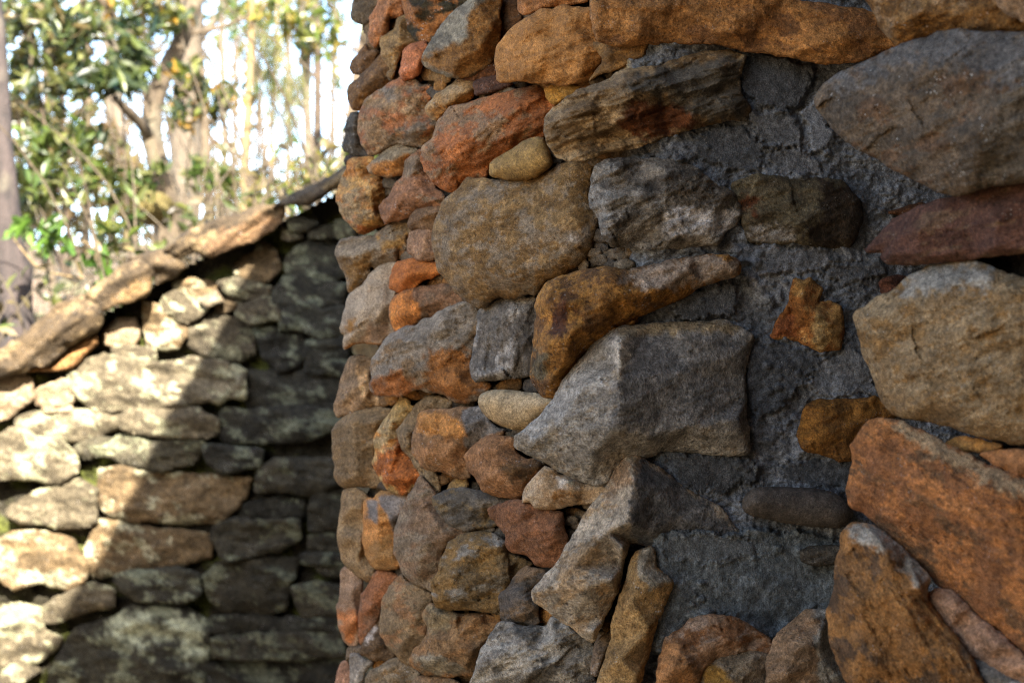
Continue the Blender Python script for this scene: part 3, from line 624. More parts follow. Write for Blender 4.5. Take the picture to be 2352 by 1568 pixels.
ws('Z2 1640 1110 1720 1080 1830 1060 1830 1110 1700 1120', '', ((104, 66, 46), (78, 52, 40)), d=3, **J)

# the near end of the wall, at the right edge
def rs(out, ints='', c=BN, patches=(), **kw):
    kw.setdefault('base', B_pier)
    kw.setdefault('k', .95)
    kw.setdefault('R', 24)
    kw.setdefault('E', 22)
    return stone(WALL, out, ints, c, patches, **kw)

rs('Z2 1505 -80 1530 0 1560 40 1600 140 1655 200 1700 240 1850 195 1980 170 2100 178 2450 200 2450 -80', 'Z2 1600 40 40 1660 140 50 1800 70 60 2100 60 60 2100 130 46', ((158, 126, 96), (128, 96, 62), (112, 76, 40)), (('Z2 1640 160 1800 60 2200 40 2450 120 2450 230 1690 260', (126, 84, 42), 12),), d=3, lab='near tan stone at the top right corner')
rs('Z2 2170 -80 2232 55 2352 112 2480 130 2480 -80', '', ((150, 118, 92), (122, 92, 66)), d=7)
rs('Z2 1262 505 1308 430 1400 380 1560 310 1700 240 1850 190 2000 158 2200 172 2480 182 2480 930 2200 965 2050 1005 1980 1025 1900 1003 1700 893 1500 783 1370 693 1298 603 1260 545', 'Z2 1420 500 50 1700 470 84 2000 320 88 2190 420 108 2270 500 112 2140 740 116 2080 950 70 2400 600 84 1900 800 84 2350 300 80 1700 320 46', ((112, 92, 72), (86, 74, 62), (104, 74, 50)), (('Z2 1300 420 1700 230 2000 150 2480 170 2480 420 2270 490 2190 420 2020 320 1700 370 1400 470', (98, 96, 96), 22), ('Z2 2250 480 2480 420 2480 930 2140 960 2150 740', (100, 90, 78), 16)), d=10, rough=3, R=30, E=26, sm=6, sat=.8, lab='big pointed brown and grey boulder at upper right')
rs('Z2 1525 1305 1600 1222 1660 1152 1830 1070 2000 1020 2200 960 2480 890 2480 1310 2100 1345 1800 1376 1640 1370 1608 1348 1620 1312 1540 1324', 'Z2 1800 1200 50 1650 1320 28 2200 1140 56 1800 1330 40 2200 1290 46 1700 1240 36', ((104, 70, 60), (84, 56, 50), (110, 84, 68)), d=5, rough=1.8, ang=-.3, stretch=5, lab='purple-brown slab at the right edge')
rs('Z4 1468 350 1560 288 1660 238 1730 168 1850 108 2000 83 2120 83 2230 138 2480 200 2480 1048 2300 1028 2100 985 1900 925 1680 885 1605 810 1565 680 1515 560 1485 430', 'Z4 1600 400 66 1900 250 88 2150 140 58 2300 500 104 1750 750 76 2000 830 84 2350 950 46 2250 200 56 1620 600 56', ((156, 134, 106), (134, 110, 82), (138, 106, 70)), (('Z4 1800 100 2120 80 2200 150 2180 220 2000 210 1700 270', (150, 148, 142), 14),), d=4, rough=3, R=40, E=34, sm=7, stretch=1.5, lab='large rounded grey-tan boulder at the right')
rs('Z6 1455 185 1490 128 1550 58 1620 43 1700 58 1850 128 2000 205 2200 305 2520 440 2520 1385 2352 1262 2220 1152 2100 1062 2000 965 1900 902 1750 760 1600 605 1530 545 1438 494 1422 430 1448 330 1462 260', 'Z6 1560 120 44 1600 300 68 1800 450 84 2100 650 90 2350 900 86 1900 240 52 2300 430 52 1640 570 40 1500 430 40 2000 400 78', ((184, 116, 70), (140, 90, 60), (120, 84, 58)), (('Z6 1620 40 1850 120 2250 330 2520 450 2520 520 2200 400 1800 200', (170, 142, 112), 10),), d=6, rough=3, R=30, E=24, ang=.5, stretch=3, lab='big slanting rust orange slab at lower right')
rs('Z6 1938 170 2000 143 2130 158 2245 190 2190 218 2050 223 1970 203', '', ((184, 126, 68), (150, 104, 60)), d=2, R=12, E=10)
rs('Z6 2120 228 2300 208 2480 205 2480 395 2330 352 2200 282', '', ((176, 112, 66), (146, 96, 62)), d=5, R=16, E=14)
rs('Z6 1395 645 1440 598 1560 598 1640 648 1750 758 1860 880 1840 930 1850 1000 1910 1080 1990 1180 2080 1290 2170 1500 1470 1500 1400 1365 1345 1200 1320 1050 1366 960 1366 800 1390 720', 'Z6 1450 690 46 1610 690 66 1800 930 70 1500 1000 84 1690 960 86 1800 1200 76 1500 1340 64 1420 900 50 1950 1300 50', ((160, 110, 66), (130, 92, 60), (100, 76, 58)), (('Z6 1400 610 1560 590 1900 880 1850 970 1640 740 1480 690', (164, 158, 148), 10),), d=9, rough=4.6, R=26, E=22, ang=.9, lab='coarse ochre stone at the bottom right')
rs('Z6 1815 950 1900 938 1985 948 2085 1058 2205 1148 2352 1278 2500 1380 2500 1500 2300 1408 2130 1308 2055 1262 1955 1162 1875 1062', 'Z6 1880 990 26 2000 1060 40 2150 1200 40 2350 1340 36', ((182, 138, 112), (160, 124, 104)), d=6, rough=2, R=16, E=14, lab='thin pink wedge stone at lower right')
rs('Z6 2055 1290 2140 1300 2300 1400 2500 1490 2500 1540 2150 1540', '', ((134, 132, 128), (112, 110, 106)), d=6)

# ------------------------------------------------------------------ mortar
def mortar_material():
    t = NT('mortar')
    a = t.n('Attribute', attribute_name='tint')
    vec = t.n('TexCoord').outputs['Object']
    n1 = t.noise(vec, 120, 6, .7)
    n2 = t.noise(vec, 30, 4, .6)
    n3 = t.noise(vec, 480, 3, .7)
    c = t.mix(1.0, a.outputs['Color'], t.grey(t.ramp(n1, .3, .7, .5, 1.5)), 'MULTIPLY')
    c = t.mix(1.0, c, t.grey(t.ramp(n2, .3, .7, .72, 1.3)), 'MULTIPLY')
    c = t.mix(1.0, c, t.grey(t.ramp(n3, .32, .68, .55, 1.4)), 'MULTIPLY')
    v = t.vor(vec, 260)
    gr = t.math('MULTIPLY', t.ramp(v.outputs['Distance'], .08, .22, 1, 0), t.ramp(t.noise(vec, 90, 2), .5, .62, 0, .7))
    c = t.mix(gr, c, (.40, .38, .35))
    t.put(t.b.inputs['Base Color'], c)
    t.b.inputs['Roughness'].default_value = .92
    t.b.inputs['Specular IOR Level'].default_value = .2
    h = t.math('ADD', n1, t.math('MULTIPLY', n3, .5))
    t.put(t.b.inputs['Normal'], t.bump(h, .8, .0035))
    return t.m

M_MORTAR = mortar_material()
WET = (78, 79, 82)
PALE = (116, 117, 120)
# trowelled dabs of mortar: outline, colour, height, how smooth
DABS = [('Z2 850 370 940 268 1200 318 1262 335 1242 470 1192 552 1100 578 980 546 880 492', WET, 13, .5),
        ('Z2 620 692 760 658 880 658 980 740 1002 880 900 912 780 882 640 802', WET, 12, .55),
        ('Z2 900 590 1130 568 1205 660 1192 770 1030 782 960 722', (96, 97, 100), 8, .5),
        ('Z2 1170 582 1280 470 1372 700 1340 802 1240 782 1220 662', (118, 120, 125), 7, .15),
        ('Z2 1010 780 1190 770 1310 880 1300 930 1050 910', (106, 106, 108), 8, .7),
        ('Z4 500 335 620 228 800 163 865 200 832 372 620 402 540 384', WET, 13, .45),
        ('Z4 1030 500 1230 528 1292 590 1182 742 1092 842 960 902 900 802 905 560', WET, 12, .8),
        ('Z4 1310 580 1450 528 1562 640 1592 782 1300 782 1240 722', (106, 106, 108), 10, .7),
        ('Z6 500 220 880 248 972 290 942 382 780 434 640 422 540 362', (76, 76, 77), 12, .45),
        ('Z6 1080 292 1200 268 1470 258 1480 400 1230 402 1080 352', (76, 76, 77), 10, .5),
        ('Z6 330 770 430 640 640 600 820 640 930 610 1080 650 1250 620 1420 690 1420 1010 1250 1180 1000 1330 760 1280 560 1300 400 1250 370 1000', (98, 101, 101), 62, .75),
        ('Z6 420 690 600 640 900 660 980 760 700 800 480 790', (104, 106, 106), 63, .3),
        ('Z2 820 1280 1000 1270 1330 1300 1320 1440 1000 1430 860 1360', (108, 108, 111), 9, .7),
        ('Z4 1240 130 1600 60 1650 150 1400 200', (88, 88, 90), 8, .9)]
_dabs = [(pts(a), lin(b), c, d) for a, b, c, d in DABS]
_lumps = []
_rng = random.Random(5)
for _ in range(120):                 # crumbs squeezed out along the joints
    bx, by, r = _rng.choice([(1760, 1000, 60), (1790, 960, 45), (1510, 260, 70), (1470, 590, 60), (1560, 340, 70), (1680, 300, 90),
                             (1720, 560, 80), (1930, 420, 90), (1700, 1120, 60), (1640, 660, 90), (1560, 1060, 60), (1850, 700, 70), (1900, 1300, 80),
                             (1800, 860, 50), (1440, 330, 60), (1730, 480, 70), (1980, 480, 70), (1600, 1380, 90), (1480, 660, 50)])
    _lumps.append((bx + _rng.gauss(0, r * .6), by + _rng.gauss(0, r * .5), _rng.uniform(4, 13)))

SET_IN = [o for o in OUTLINES if 1500 < o[:, 0].mean() < 1975 and np.ptp(o[:, 0]) < 420]

def mortar_depth(X, Y):
    D = B_wall(X)
    behind = smooth(1455, 1390, X + 26 * fbm(Y / 120, Y * 0 + 3, 77, 3))
    D = D + .006 + .075 * behind
    jag = 10 * fbm(X / 24, Y / 24, 11, 4, .6)
    H = 15 * fbm(X / 110, Y / 80, 3, 4, .55) + 6.5 * fbm(X / 26, Y / 22, 5, 5, .6) - 6 * np.abs(fbm(X / 15, Y / 11, 8, 3, .6))
    keep = np.ones(X.shape)
    add = np.zeros(X.shape)
    lip = np.zeros(X.shape)
    for P, c, h, rg in _dabs:
        s = sdist(X, Y, P) + jag
        m = smooth(-3, 9, s)
        hh = h if h < 60 else h * np.clip(1.08 - (X - 1490) / 420 - np.maximum(0, Y - 1400) / 400, .15, 1)
        add = np.maximum(add, hh * m + 3.0 * m * fbm(X / 75, Y / 60, int(h * 7 + P[0, 0]), 3))
        keep = np.minimum(keep, 1 - m * (1 - rg * .55))
        lip = lip + np.exp(-((s - 1) / 8.0) ** 2) * (3 + 7 * fbm(X / 13, Y / 13, 55, 4, .65))
    H = H * keep + add + np.clip(lip, -4, 16)
    for o in SET_IN:                            # mortar pressed up against the stones set in it
        s = sdist(X, Y, o)
        H = H + np.exp(-((s + 2) / 10.0) ** 2) * np.clip(9 + 12 * fbm(X / 30, Y / 30, 61, 4, .6), 0, 20)
    for lx, ly, r in _lumps:
        q = 1 - ((X - lx) ** 2 + ((Y - ly) * 1.2) ** 2) / (r * r)
        H = H + np.where(q > 0, np.sqrt(np.maximum(q, 0)) * r * .75, 0)
    return D - H * D / F

def mortar_tint(X, Y):
    f = smooth(-.5, .5, fbm(X / 70, Y / 60, 21, 5, .6))[..., None]
    T = lin(PALE) * f + lin((92, 93, 96)) * (1 - f)
    jag = 10 * fbm(X / 24, Y / 24, 11, 4, .6)
    for P, c, h, rg in _dabs:
        m = smooth(-4, 5, sdist(X, Y, P) + jag)[..., None]
        T = T * (1 - m) + c * m * (1 + .18 * fbm(X / 30, Y / 24, 25, 4)[..., None])
    old = smooth(1470, 1400, X + 20 * fbm(Y / 80, X / 200, 33, 3))[..., None]      # older brown bedding between the outer stones
    T = T * (1 - old) + lin((92, 78, 62)) * old
    yl = smooth(8, -8, np.hypot(X - 1400, (Y - 165) * 1.4) - 60 + 20 * fbm(X / 20, Y / 20, 3))[..., None]
    T = T * (1 - yl * .7) + lin((150, 128, 90)) * yl * .7
    return np.clip(T, .004, .8)

sheet('mortar', WALL, 826, 2330, -70, 1640, 2.7, mortar_depth, mortar_tint, M_MORTAR, mask=lambda X, Y: X > 850 + 22 * fbm(Y / 60, X * 0, 2, 3))

def pier_bed(X, Y):
    return B_pier(X) + .06 - .012 * fbm(X / 40, Y / 40, 71, 4)
sheet('mortar', WALL, 2170, 2560, -80, 1660, 9, pier_bed, lambda X, Y: np.ones(X.shape + (3,)) * lin((64, 58, 52)), M_MORTAR, mask=lambda X, Y: X > 2240 + 40 * fbm(Y / 70, X * 0, 4, 3))

# slivers and pebbles packed into the joints
r_ = random.Random(12)
packs, tries = [], 0
fixed = list(OUTLINES)
while len(packs) < 95 and tries < 9000:
    tries += 1
    x, y = r_.uniform(872, 1480), r_.uniform(10, 1560)
    q = np.array([[x, y]])
    if any(o[:, 0].min() - 8 < x < o[:, 0].max() + 8 and o[:, 1].min() - 8 < y < o[:, 1].max() + 8 and sdist(q[:, 0], q[:, 1], o)[0] > -3 for o in fixed):
        continue
    rx, ry = r_.uniform(12, 26), r_.uniform(8, 16)
    a0 = r_.uniform(0, 6)
    th = [a0 + (i + r_.uniform(-.3, .3)) * 6.283 / 7 for i in range(7)]
    out = 'D ' + ' '.join('%.1f %.1f' % (x + rx * math.cos(t), y + ry * math.sin(t)) for t in th)
    packs.append(stone(WALL, out, '', r_.choice([((150, 112, 72), (120, 90, 62)), ((128, 112, 94), (100, 88, 74)), ((168, 116, 66), (130, 90, 56)), ((104, 92, 80), (80, 72, 64))]),
                       d=-r_.uniform(1.5, 4.0), k=.9, raw=True, E=6, R=6, thick=.05))
    fixed.append(pts(out))
_v, _q, _t, _n = [], [], [], 0
for v, q, t in packs:
    _v.append(v)
    _q.append(q + _n)
    _t.append(t)
    _n += len(v)
tag(mesh_obj('packing_stones', np.concatenate(_v), np.concatenate(_q), M_STONE, WALL, np.concatenate(_t)), kind='stuff')

def courses(name, parent, x0, x1, y0, y1, cols, seed, wd=(110, 230), ht=(70, 130), keep=None, **kw):
    """the same walling carried on past the edge of the picture, as one mass of stones"""
    rr = random.Random(seed)
    vs, qs, ts, n, y = [], [], [], 0, y0
    while y < y1:
        h = rr.uniform(*ht)
        x = x0 + rr.uniform(-60, 0)
        while x < x1:
            wq = rr.uniform(*wd)
            cx, cy = x + wq / 2, y + h / 2 + rr.uniform(-8, 8)
            x += wq
            if keep is not None and not keep(cx, cy, wq / 2, h / 2):
                continue
            out = 'D'
            for i in range(10):
                t = (i + rr.uniform(-.25, .25)) * .6283
                c_, s_ = math.cos(t), math.sin(t)
                e = (abs(c_) ** 6 + abs(s_) ** 6) ** (-1 / 6) * rr.uniform(.88, 1.06)
                out += ' %.1f %.1f' % (cx + c_ * e * wq * .51, cy + s_ * e * h * .51)
            v, q, t = stone(parent, out, '', rr.choice(cols), raw=True, sp=9, d=rr.uniform(-1, 3), **kw)
            vs.append(v)
            qs.append(q + n)
            ts.append(t)
            n += len(v)
        y += h
    tag(mesh_obj(name, np.concatenate(vs), np.concatenate(qs), kw.get('mat') or M_STONE, parent, np.concatenate(ts)), kind='stuff')

MIXED = [OR, OB, BN, GT, LG, ((150, 110, 80), (120, 92, 70), (134, 124, 110))]
courses('outlying_stones', WALL, 810, 1480, -560, -85, MIXED, 3, keep=lambda x, y, a, b: y + b < -50)
courses('outlying_stones', WALL, 770, 2500, 1630, 2350, MIXED, 4, keep=lambda x, y, a, b: y - b > 1625)
courses('outlying_stones', WALL, 2500, 3500, -500, 2300, MIXED, 5, wd=(160, 330), ht=(110, 220), base=B_pier, k=.95)
courses('outlying_stones', WALL, 1500, 2500, -560, -100, MIXED, 6, keep=lambda x, y, a, b: y + b < -85)
sheet('mortar', WALL, 826, 2500, -600, -60, 14, lambda X, Y: mortar_depth(X, Y) + .02, mortar_tint, M_MORTAR)
sheet('mortar', WALL, 800, 2500, 1630, 2400, 14, lambda X, Y: mortar_depth(X, Y) + .02, mortar_tint, M_MORTAR)
sheet('mortar', WALL, 2480, 3520, -600, 2400, 16, pier_bed, lambda X, Y: np.ones(X.shape + (3,)) * lin((64, 58, 52)), M_MORTAR)

# the mass of the wall behind its face, and the roof that shades this side
def plain(name, rgb, rough=.9, scale=6):
    t = NT(name)
    vec = t.n('TexCoord').outputs['Object']
    n = t.noise(vec, scale, 5, .6)
    t.put(t.b.inputs['Base Color'], t.mix(n, [x * .7 for x in lin(rgb)], [min(.8, x * 1.3) for x in lin(rgb)]))
    t.b.inputs['Roughness'].default_value = rough
    return t.m

def prism(name, plan, z0, z1, mat, parent=None):
    n = len(plan)
    V = [(x, y, z0) for x, y in plan] + [(x, y, z1) for x, y in plan]
    Fc = [tuple(range(n))[::-1], tuple(range(n, 2 * n))] + [(i, (i + 1) % n, n + (i + 1) % n, n + i) for i in range(n)]
    return mesh_obj(name, V, Fc, mat, parent, origin=np.zeros(3), smooth_shade=False)

M_CORE = plain('rubble_core', (110, 96, 80))
prism('wall_core', [(-.2, 3.0), (.25, 2.36), (.72, 2.55), (.98, 1.9), (1.9, .3), (3.2, -2.2), (6, -2.2), (6, 4.2), (.62, 4.3)], 0, 3.36, M_CORE, WALL)
t_ = 2.883
ex, ey = -1.11 + .2 * t_, 5 - t_
def eave(y):
    return (ex + .128 * (y - ey), y)
prism('roof', [eave(4.25), eave(-7), (7, -7), (7, 4.25)], 3.4, 3.52, plain('roof_boards', (96, 74, 54)), WALL)

# unseen block added behind the camera to cut light on the shaded faces
prism('rear_light_block', [(-2.2, -2.6), (4.2, -2.2), (4.2, -2.8), (-2.2, -3.2)], 0, 3.2, M_CORE, WALL)

# ------------------------------------------------------------------ the old wall behind, half in sun
BACK = empty('boundary_wall', (-1.0, 5.2, 0), 'old lichen-spotted dry stone wall with sloping coping slabs, half in sun at the left', 'wall')
M_OLD = stone_material('lichen_stone', .45, .8, 1.0)
GRN, PALEL, TANW = (84, 82, 40), (184, 188, 160), (150, 126, 92)
_tops = pts('D -900 1330 -320 1010 0 838 240 700 430 590 650 490 800 408 1000 320 1500 300')

def coping_line(x):
    return np.interp(x, _tops[:, 0], _tops[:, 1])

def bs(out, c=0, d=0.0, patches=(), **kw):
    rng = random.Random(SEED[0] * 3 + 1)
    if isinstance(c, int):
        c = [((126, 120, 100), (96, 90, 74), (172, 178, 148)), ((94, 92, 76), (68, 68, 56), (140, 150, 124)), ((140, 118, 86), (106, 90, 66), PALEL),
             ((78, 80, 70), (56, 58, 52), (140, 154, 134)), ((170, 150, 122), (146, 126, 104), (186, 176, 150))][c]  # darker kinds go on the shaded side, deepening its shade in colour
    dk = .60 if pts(out)[:, 0].mean() > 470 else .76      # right end tinted darker to deepen the shade there
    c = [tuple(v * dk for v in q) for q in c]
    P0 = pts(out)
    s = math.sqrt(abs(np.sum(P0[:, 0] * np.roll(P0[:, 1], -1) - np.roll(P0[:, 0], -1) * P0[:, 1])) / 2)
    kw.setdefault('rough', rng.uniform(2.6, 4.6))
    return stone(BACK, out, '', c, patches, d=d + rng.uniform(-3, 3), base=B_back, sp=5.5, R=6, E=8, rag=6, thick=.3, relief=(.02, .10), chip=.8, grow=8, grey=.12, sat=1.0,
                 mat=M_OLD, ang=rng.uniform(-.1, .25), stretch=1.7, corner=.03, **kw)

for row in '''2|Z7 1465 700 1560 610 1620 538 1690 600 1722 700 1640 765 1540 785 1460 755
2|Z7 1080 800 1130 758 1230 788 1345 800 1280 862 1200 892 1090 852
0|Z7 1018 880 1090 852 1200 894 1280 872 1295 922 1180 1015 1110 1015 1018 952
4|Z7 1248 900 1340 832 1365 892 1290 935
2|Z7 1338 922 1440 880 1482 912 1380 965
0|Z7 1350 782 1460 762 1560 802 1685 812 1650 865 1500 885 1400 845
0|Z7 1478 932 1640 890 1705 902 1725 1012 1550 1025 1455 962
3|Z7 1778 640 1890 538 2000 520 2125 558 2145 722 2050 785 1900 745 1785 712
3|Z7 1755 762 1850 748 1980 780 2135 800 2115 912 1950 935 1830 902 1690 892 1690 850
3|Z7 1728 932 1850 910 2000 962 2125 952 2135 1105 2000 1115 1850 1072 1738 1052
4|Z7 658 1080 740 1008 830 1020 845 1122 740 1185 655 1152
2|Z7 898 900 970 938 1080 1020 1155 1082 1090 1175 1000 1185 930 1152 895 1000
0|Z7 1165 1082 1230 1030 1330 978 1420 1010 1520 1010 1565 1082 1562 1222 1480 1255 1300 1245 1178 1172
3|Z7 1578 1082 1700 1068 1862 1110 1885 1202 1850 1292 1720 1315 1640 1242
3|Z7 1895 1150 2140 1118 2150 1335 1895 1332
0|Z7 688 1212 780 1178 940 1200 945 1275 800 1262
0|Z7 438 1352 500 1288 640 1228 830 1280 1000 1290 1200 1258 1380 1280 1505 1322 1502 1482 1300 1512 1100 1542 800 1562 580 1562 478 1472 430 1402
3|Z7 1518 1352 1680 1330 1900 1342 2130 1330 2140 1542 1900 1548 1528 1542
4|Z7 -90 1380 0 1370 130 1350 190 1400 204 1492 100 1555 0 1622 -90 1602
4|Z7 218 1462 380 1400 452 1430 474 1502 360 1545 240 1525
4|Z7 268 1550 430 1545 432 1572 290 1577
1|Z7 1788 400 1860 388 1935 410 1900 455 1798 442
0|Z7 1748 460 1850 470 1865 505 1758 502
1|Z7 1928 450 2045 440 2055 492 1918 502
1|Z7 2078 410 2185 430 2185 505 2068 492
0|Z8 78 172 150 138 400 118 642 130 664 192 560 224 400 272 200 252 88 222
0|Z8 648 152 700 108 1050 108 1155 170 1145 242 980 252 800 232 658 202
3|Z8 1168 200 1190 108 1300 128 1480 108 1660 108 1810 120 1810 202 1600 272 1300 284 1208 284
0|Z8 -100 262 0 250 80 208 200 258 330 288 404 350 404 442 330 484 200 482 0 472 -100 452
1|Z8 408 320 500 278 700 258 900 258 1082 290 1042 382 850 424 700 402 550 342 418 352
3|Z8 1098 310 1250 318 1395 330 1385 402 1200 444 1108 392
2|Z8 528 440 700 428 860 448 1100 470 1335 480 1315 562 1185 704 950 704 700 692 558 642 518 552
0|Z8 38 642 150 578 300 518 400 478 504 540 514 642 500 704 380 744 250 712 118 712
2|Z8 -90 820 0 800 100 758 250 768 382 820 454 932 444 1012 370 1064 230 1022 150 1042 80 1062 0 1012 -90 962
2|Z8 478 792 540 708 620 698 704 730 900 760 1125 790 1125 892 950 922 700 972 500 992 458 942
1|Z8 1138 742 1250 698 1450 708 1595 700 1605 792 1480 854 1200 914 1148 832
3|Z8 1278 642 1370 598 1500 578 1625 600 1615 684 1400 684 1280 692
1|Z8 1378 422 1500 368 1790 378 1810 502 1700 564 1450 524 1378 522
1|Z8 1658 602 1700 528 1840 518 1840 744 1658 742
1|Z8 1658 782 1830 778 1830 852 1658 852
3|Z8 1608 882 1840 878 1840 934 1628 922
1|Z8 1698 942 1860 928 1860 992 1718 982
3|Z8 618 1002 700 978 950 958 1045 1010 1065 1084 980 1124 740 1124 658 1082
1|Z8 1078 1002 1200 928 1400 898 1595 908 1565 1002 1535 1084 1514 1174 1350 1194 1220 1184 1118 1112
1|Z8 1568 1062 1700 1038 1830 1048 1830 1194 1618 1204
0|Z8 228 1172 400 1058 500 1038 605 1070 595 1152 450 1174 330 1222 238 1232
0|Z8 -90 1180 0 1158 100 1148 204 1180 234 1292 325 1332 280 1404 150 1454 0 1472 -90 1442
3|Z8 328 1402 400 1288 640 1218 700 1168 1000 1168 1094 1240 1105 1402 1095 1502 1055 1660 240 1660
3|Z8 1108 1232 1300 1208 1500 1228 1810 1218 1810 1282 1500 1294 1118 1302
1|Z8 1128 1332 1350 1308 1600 1298 1830 1308 1830 1404 1600 1434 1400 1434 1148 1422
3|Z8 1108 1472 1400 1448 1860 1428 1860 1660 1098 1660
0|Z8 -60 1570 60 1488 140 1468 204 1490 120 1562 60 1660 -60 1660'''.split('\n'):
    k, o_ = row.split('|')
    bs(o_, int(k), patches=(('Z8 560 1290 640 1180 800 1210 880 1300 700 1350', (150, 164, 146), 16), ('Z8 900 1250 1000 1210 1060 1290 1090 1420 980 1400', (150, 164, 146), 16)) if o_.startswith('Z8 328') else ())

# coping slabs laid on the slope
CW = ((82, 70, 54), (58, 50, 40), (104, 90, 68))
def cop(out, ints, patches=(), d=8, **kw):
    return stone(BACK, out, ints, CW, patches, d=d, base=B_back, sp=5, R=8, E=10, rag=5, thick=.5, mat=M_OLD, ang=-.55, stretch=4.5,
                 name='coping_slab', rough=4, grey=.05, sat=1.0, k=0, corner=.05, grow=1, **kw)
cop('Z7 160 1330 310 1288 430 1185 600 1105 618 1150 570 1205 450 1300 330 1325', 'Z7 420 1250 12', (('Z7 100 1300 700 1000 700 1400 100 1400', (128, 92, 58), 6),), d=4)
cop('Z7 -320 1480 -160 1325 0 1210 110 1120 210 1040 330 930 440 880 525 855 632 938 644 1012 600 1082 500 1132 420 1182 330 1272 300 1292 130 1335 0 1372 -160 1440 -320 1560', 'Z7 0 1270 40 300 1090 26 520 960 24 560 1060 12')
cop('Z7 518 862 640 758 740 668 862 638 962 718 942 792 932 852 870 892 790 912 640 952 560 902', 'Z7 700 780 24 860 740 22 900 800 16', (('Z7 760 830 930 740 960 850 860 900 640 950', (104, 84, 58), 8),), d=11, lab='coping slab with a broken tan end')
cop('Z7 778 652 900 598 1010 578 1100 618 1165 690 1080 752 960 792 940 720 860 660', 'Z7 950 660 34 1050 680 30', d=5.5)
cop('Z7 995 592 1080 520 1180 448 1300 408 1480 348 1600 308 1765 298 1762 360 1740 402 1690 462 1560 532 1400 602 1310 632 1200 602 1110 632 1060 602', 'Z7 1240 555 26 1400 440 30 1560 380 28 1730 335 18 1120 550 20', (('Z7 1240 560 1400 450 1560 390 1760 345 1700 480 1400 620 1300 640', (98, 76, 56), 7),), d=9.5, lab='longest coping slab with a sunlit orange underside')
cop('Z7 1685 310 1800 248 1900 188 2000 138 2140 58 2240 20 2240 170 2050 222 1920 312 1780 312', 'Z7 1900 240 18 2050 170 18', d=12)

def old_bed(X, Y):
    return 5.10 - .03 * fbm(X / 30, Y / 24, 41, 4)
def old_tint(X, Y):
    m = smooth(-.1, .45, fbm(X / 46, Y / 30, 44, 4))[..., None]
    return lin((48, 44, 34)) * (1 - m) + lin((70, 74, 30)) * m
sheet('mortar', BACK, -900, 1520, 300, 2320, 9, old_bed, old_tint, M_OLD, mask=lambda X, Y: Y > coping_line(X) + 14)
OLDC = [tuple(tuple(v * .68 for v in q) for q in c) for c in (((126, 120, 100), (96, 90, 74), (172, 178, 148)), ((94, 92, 76), (68, 68, 56), (140, 150, 124)), ((140, 118, 86), (106, 90, 66), PALEL))]
courses('outlying_stones', BACK, 850, 1500, 330, 2300, OLDC, 7, wd=(110, 260), ht=(60, 120), base=B_back, mat=M_OLD, thick=.2, keep=lambda x, y, a, b: y - b > coping_line(x) + 8)
courses('outlying_stones', BACK, -900, -130, 900, 2300, OLDC, 8, wd=(110, 260), ht=(60, 120), base=B_back, mat=M_OLD, thick=.2, keep=lambda x, y, a, b: x + a < -85 and y - b > coping_line(x) + 40)
courses('outlying_stones', BACK, -120, 850, 1690, 2300, OLDC, 9, wd=(110, 260), ht=(60, 120), base=B_back, mat=M_OLD, thick=.2, keep=lambda x, y, a, b: y - b > 1665)

# the body of the wall: sloping top, half a metre thick
_b = [world(x, float(coping_line(x)) + 26, 5.30) for x in (-900, -330, 0, 430, 800, 1000, 1500)]
_V, _F = [], []
for p in _b:
    for dy in (0.0, .42):
        _V += [(p[0], p[1] + dy, p[2]), (p[0], p[1] + dy, 0.0)]
for i in range(len(_b) - 1):
    a, b = 4 * i, 4 * i + 4
    _F += [(a, b, b + 2, a + 2), (a + 1, a, a + 2, a + 3)] if i == 0 else [(a, b, b + 2, a + 2)]
    _F += [(a + 2, b + 2, b + 3, a + 3), (a + 1, b + 1, b, a)]
_F += [(4 * len(_b) - 4, 4 * len(_b) - 3, 4 * len(_b) - 1, 4 * len(_b) - 2)]
mesh_obj('wall_core', _V, _F, M_CORE, BACK, origin=np.zeros(3), smooth_shade=False)

# unseen block added left of the view to keep skylight off the back wall
prism('left_light_block', [(-2.25, .8), (-2.25, 5.25), (-2.75, 5.25), (-2.75, .8)], 0, 2.3, M_CORE, BACK)

# ------------------------------------------------------------------ ground
M_YARD = plain('pale_bounce_ground', (184, 156, 114), .95, 9)  # unseen ground, kept pale and warm to bounce light onto the wall
def litter_material():
    t = NT('leaf_litter')
    vec = t.n('TexCoord').outputs['Object']
    v = t.vor(vec, 14)
    n = t.noise(vec, 1.1, 4)
    n2 = t.noise(vec, 9, 5, .7)
    c = t.mix(t.n('SeparateColor').outputs[0], (0, 0, 0), (0, 0, 0))
    sep = t.n('SeparateColor')
    t.put(sep.inputs[0], v.outputs['Color'])
    c = t.mix(t.ramp(sep.outputs[0], .2, .8), lin((80, 62, 45)), lin((122, 103, 80)))
    c = t.mix(t.ramp(sep.outputs[1], .75, .95), c, lin((62, 44, 32)))
    c = t.mix(t.ramp(n, .5, .66), c, lin((78, 82, 40)))
    c = t.mix(1.0, c, t.grey(t.ramp(n2, .3, .7, .6, 1.3)), 'MULTIPLY')
    t.put(t.b.inputs['Base Color'], c)
    t.b.inputs['Roughness'].default_value = .95
    t.put(t.b.inputs['Normal'], t.bump(n2, .9, .05))
    return t.m
M_LITTER = litter_material()

def hill(x, y):
    x, y = np.asarray(x, float), np.asarray(y, float)
    base = 1.62 + .50 * np.clip(x + 1.9, -1.2, 1.9)
    far = np.maximum(y - 5.5, 0)
    z = base * np.clip(1 - far * .0, 0, 1) + .20 * far - .0012 * np.minimum(far, 60) ** 2
    return z + .10 * fbm(x / 1.3, y / 1.3, 3, 3) + .25 * fbm(x / 6, y / 6, 9, 3) * smooth(6, 12, y)

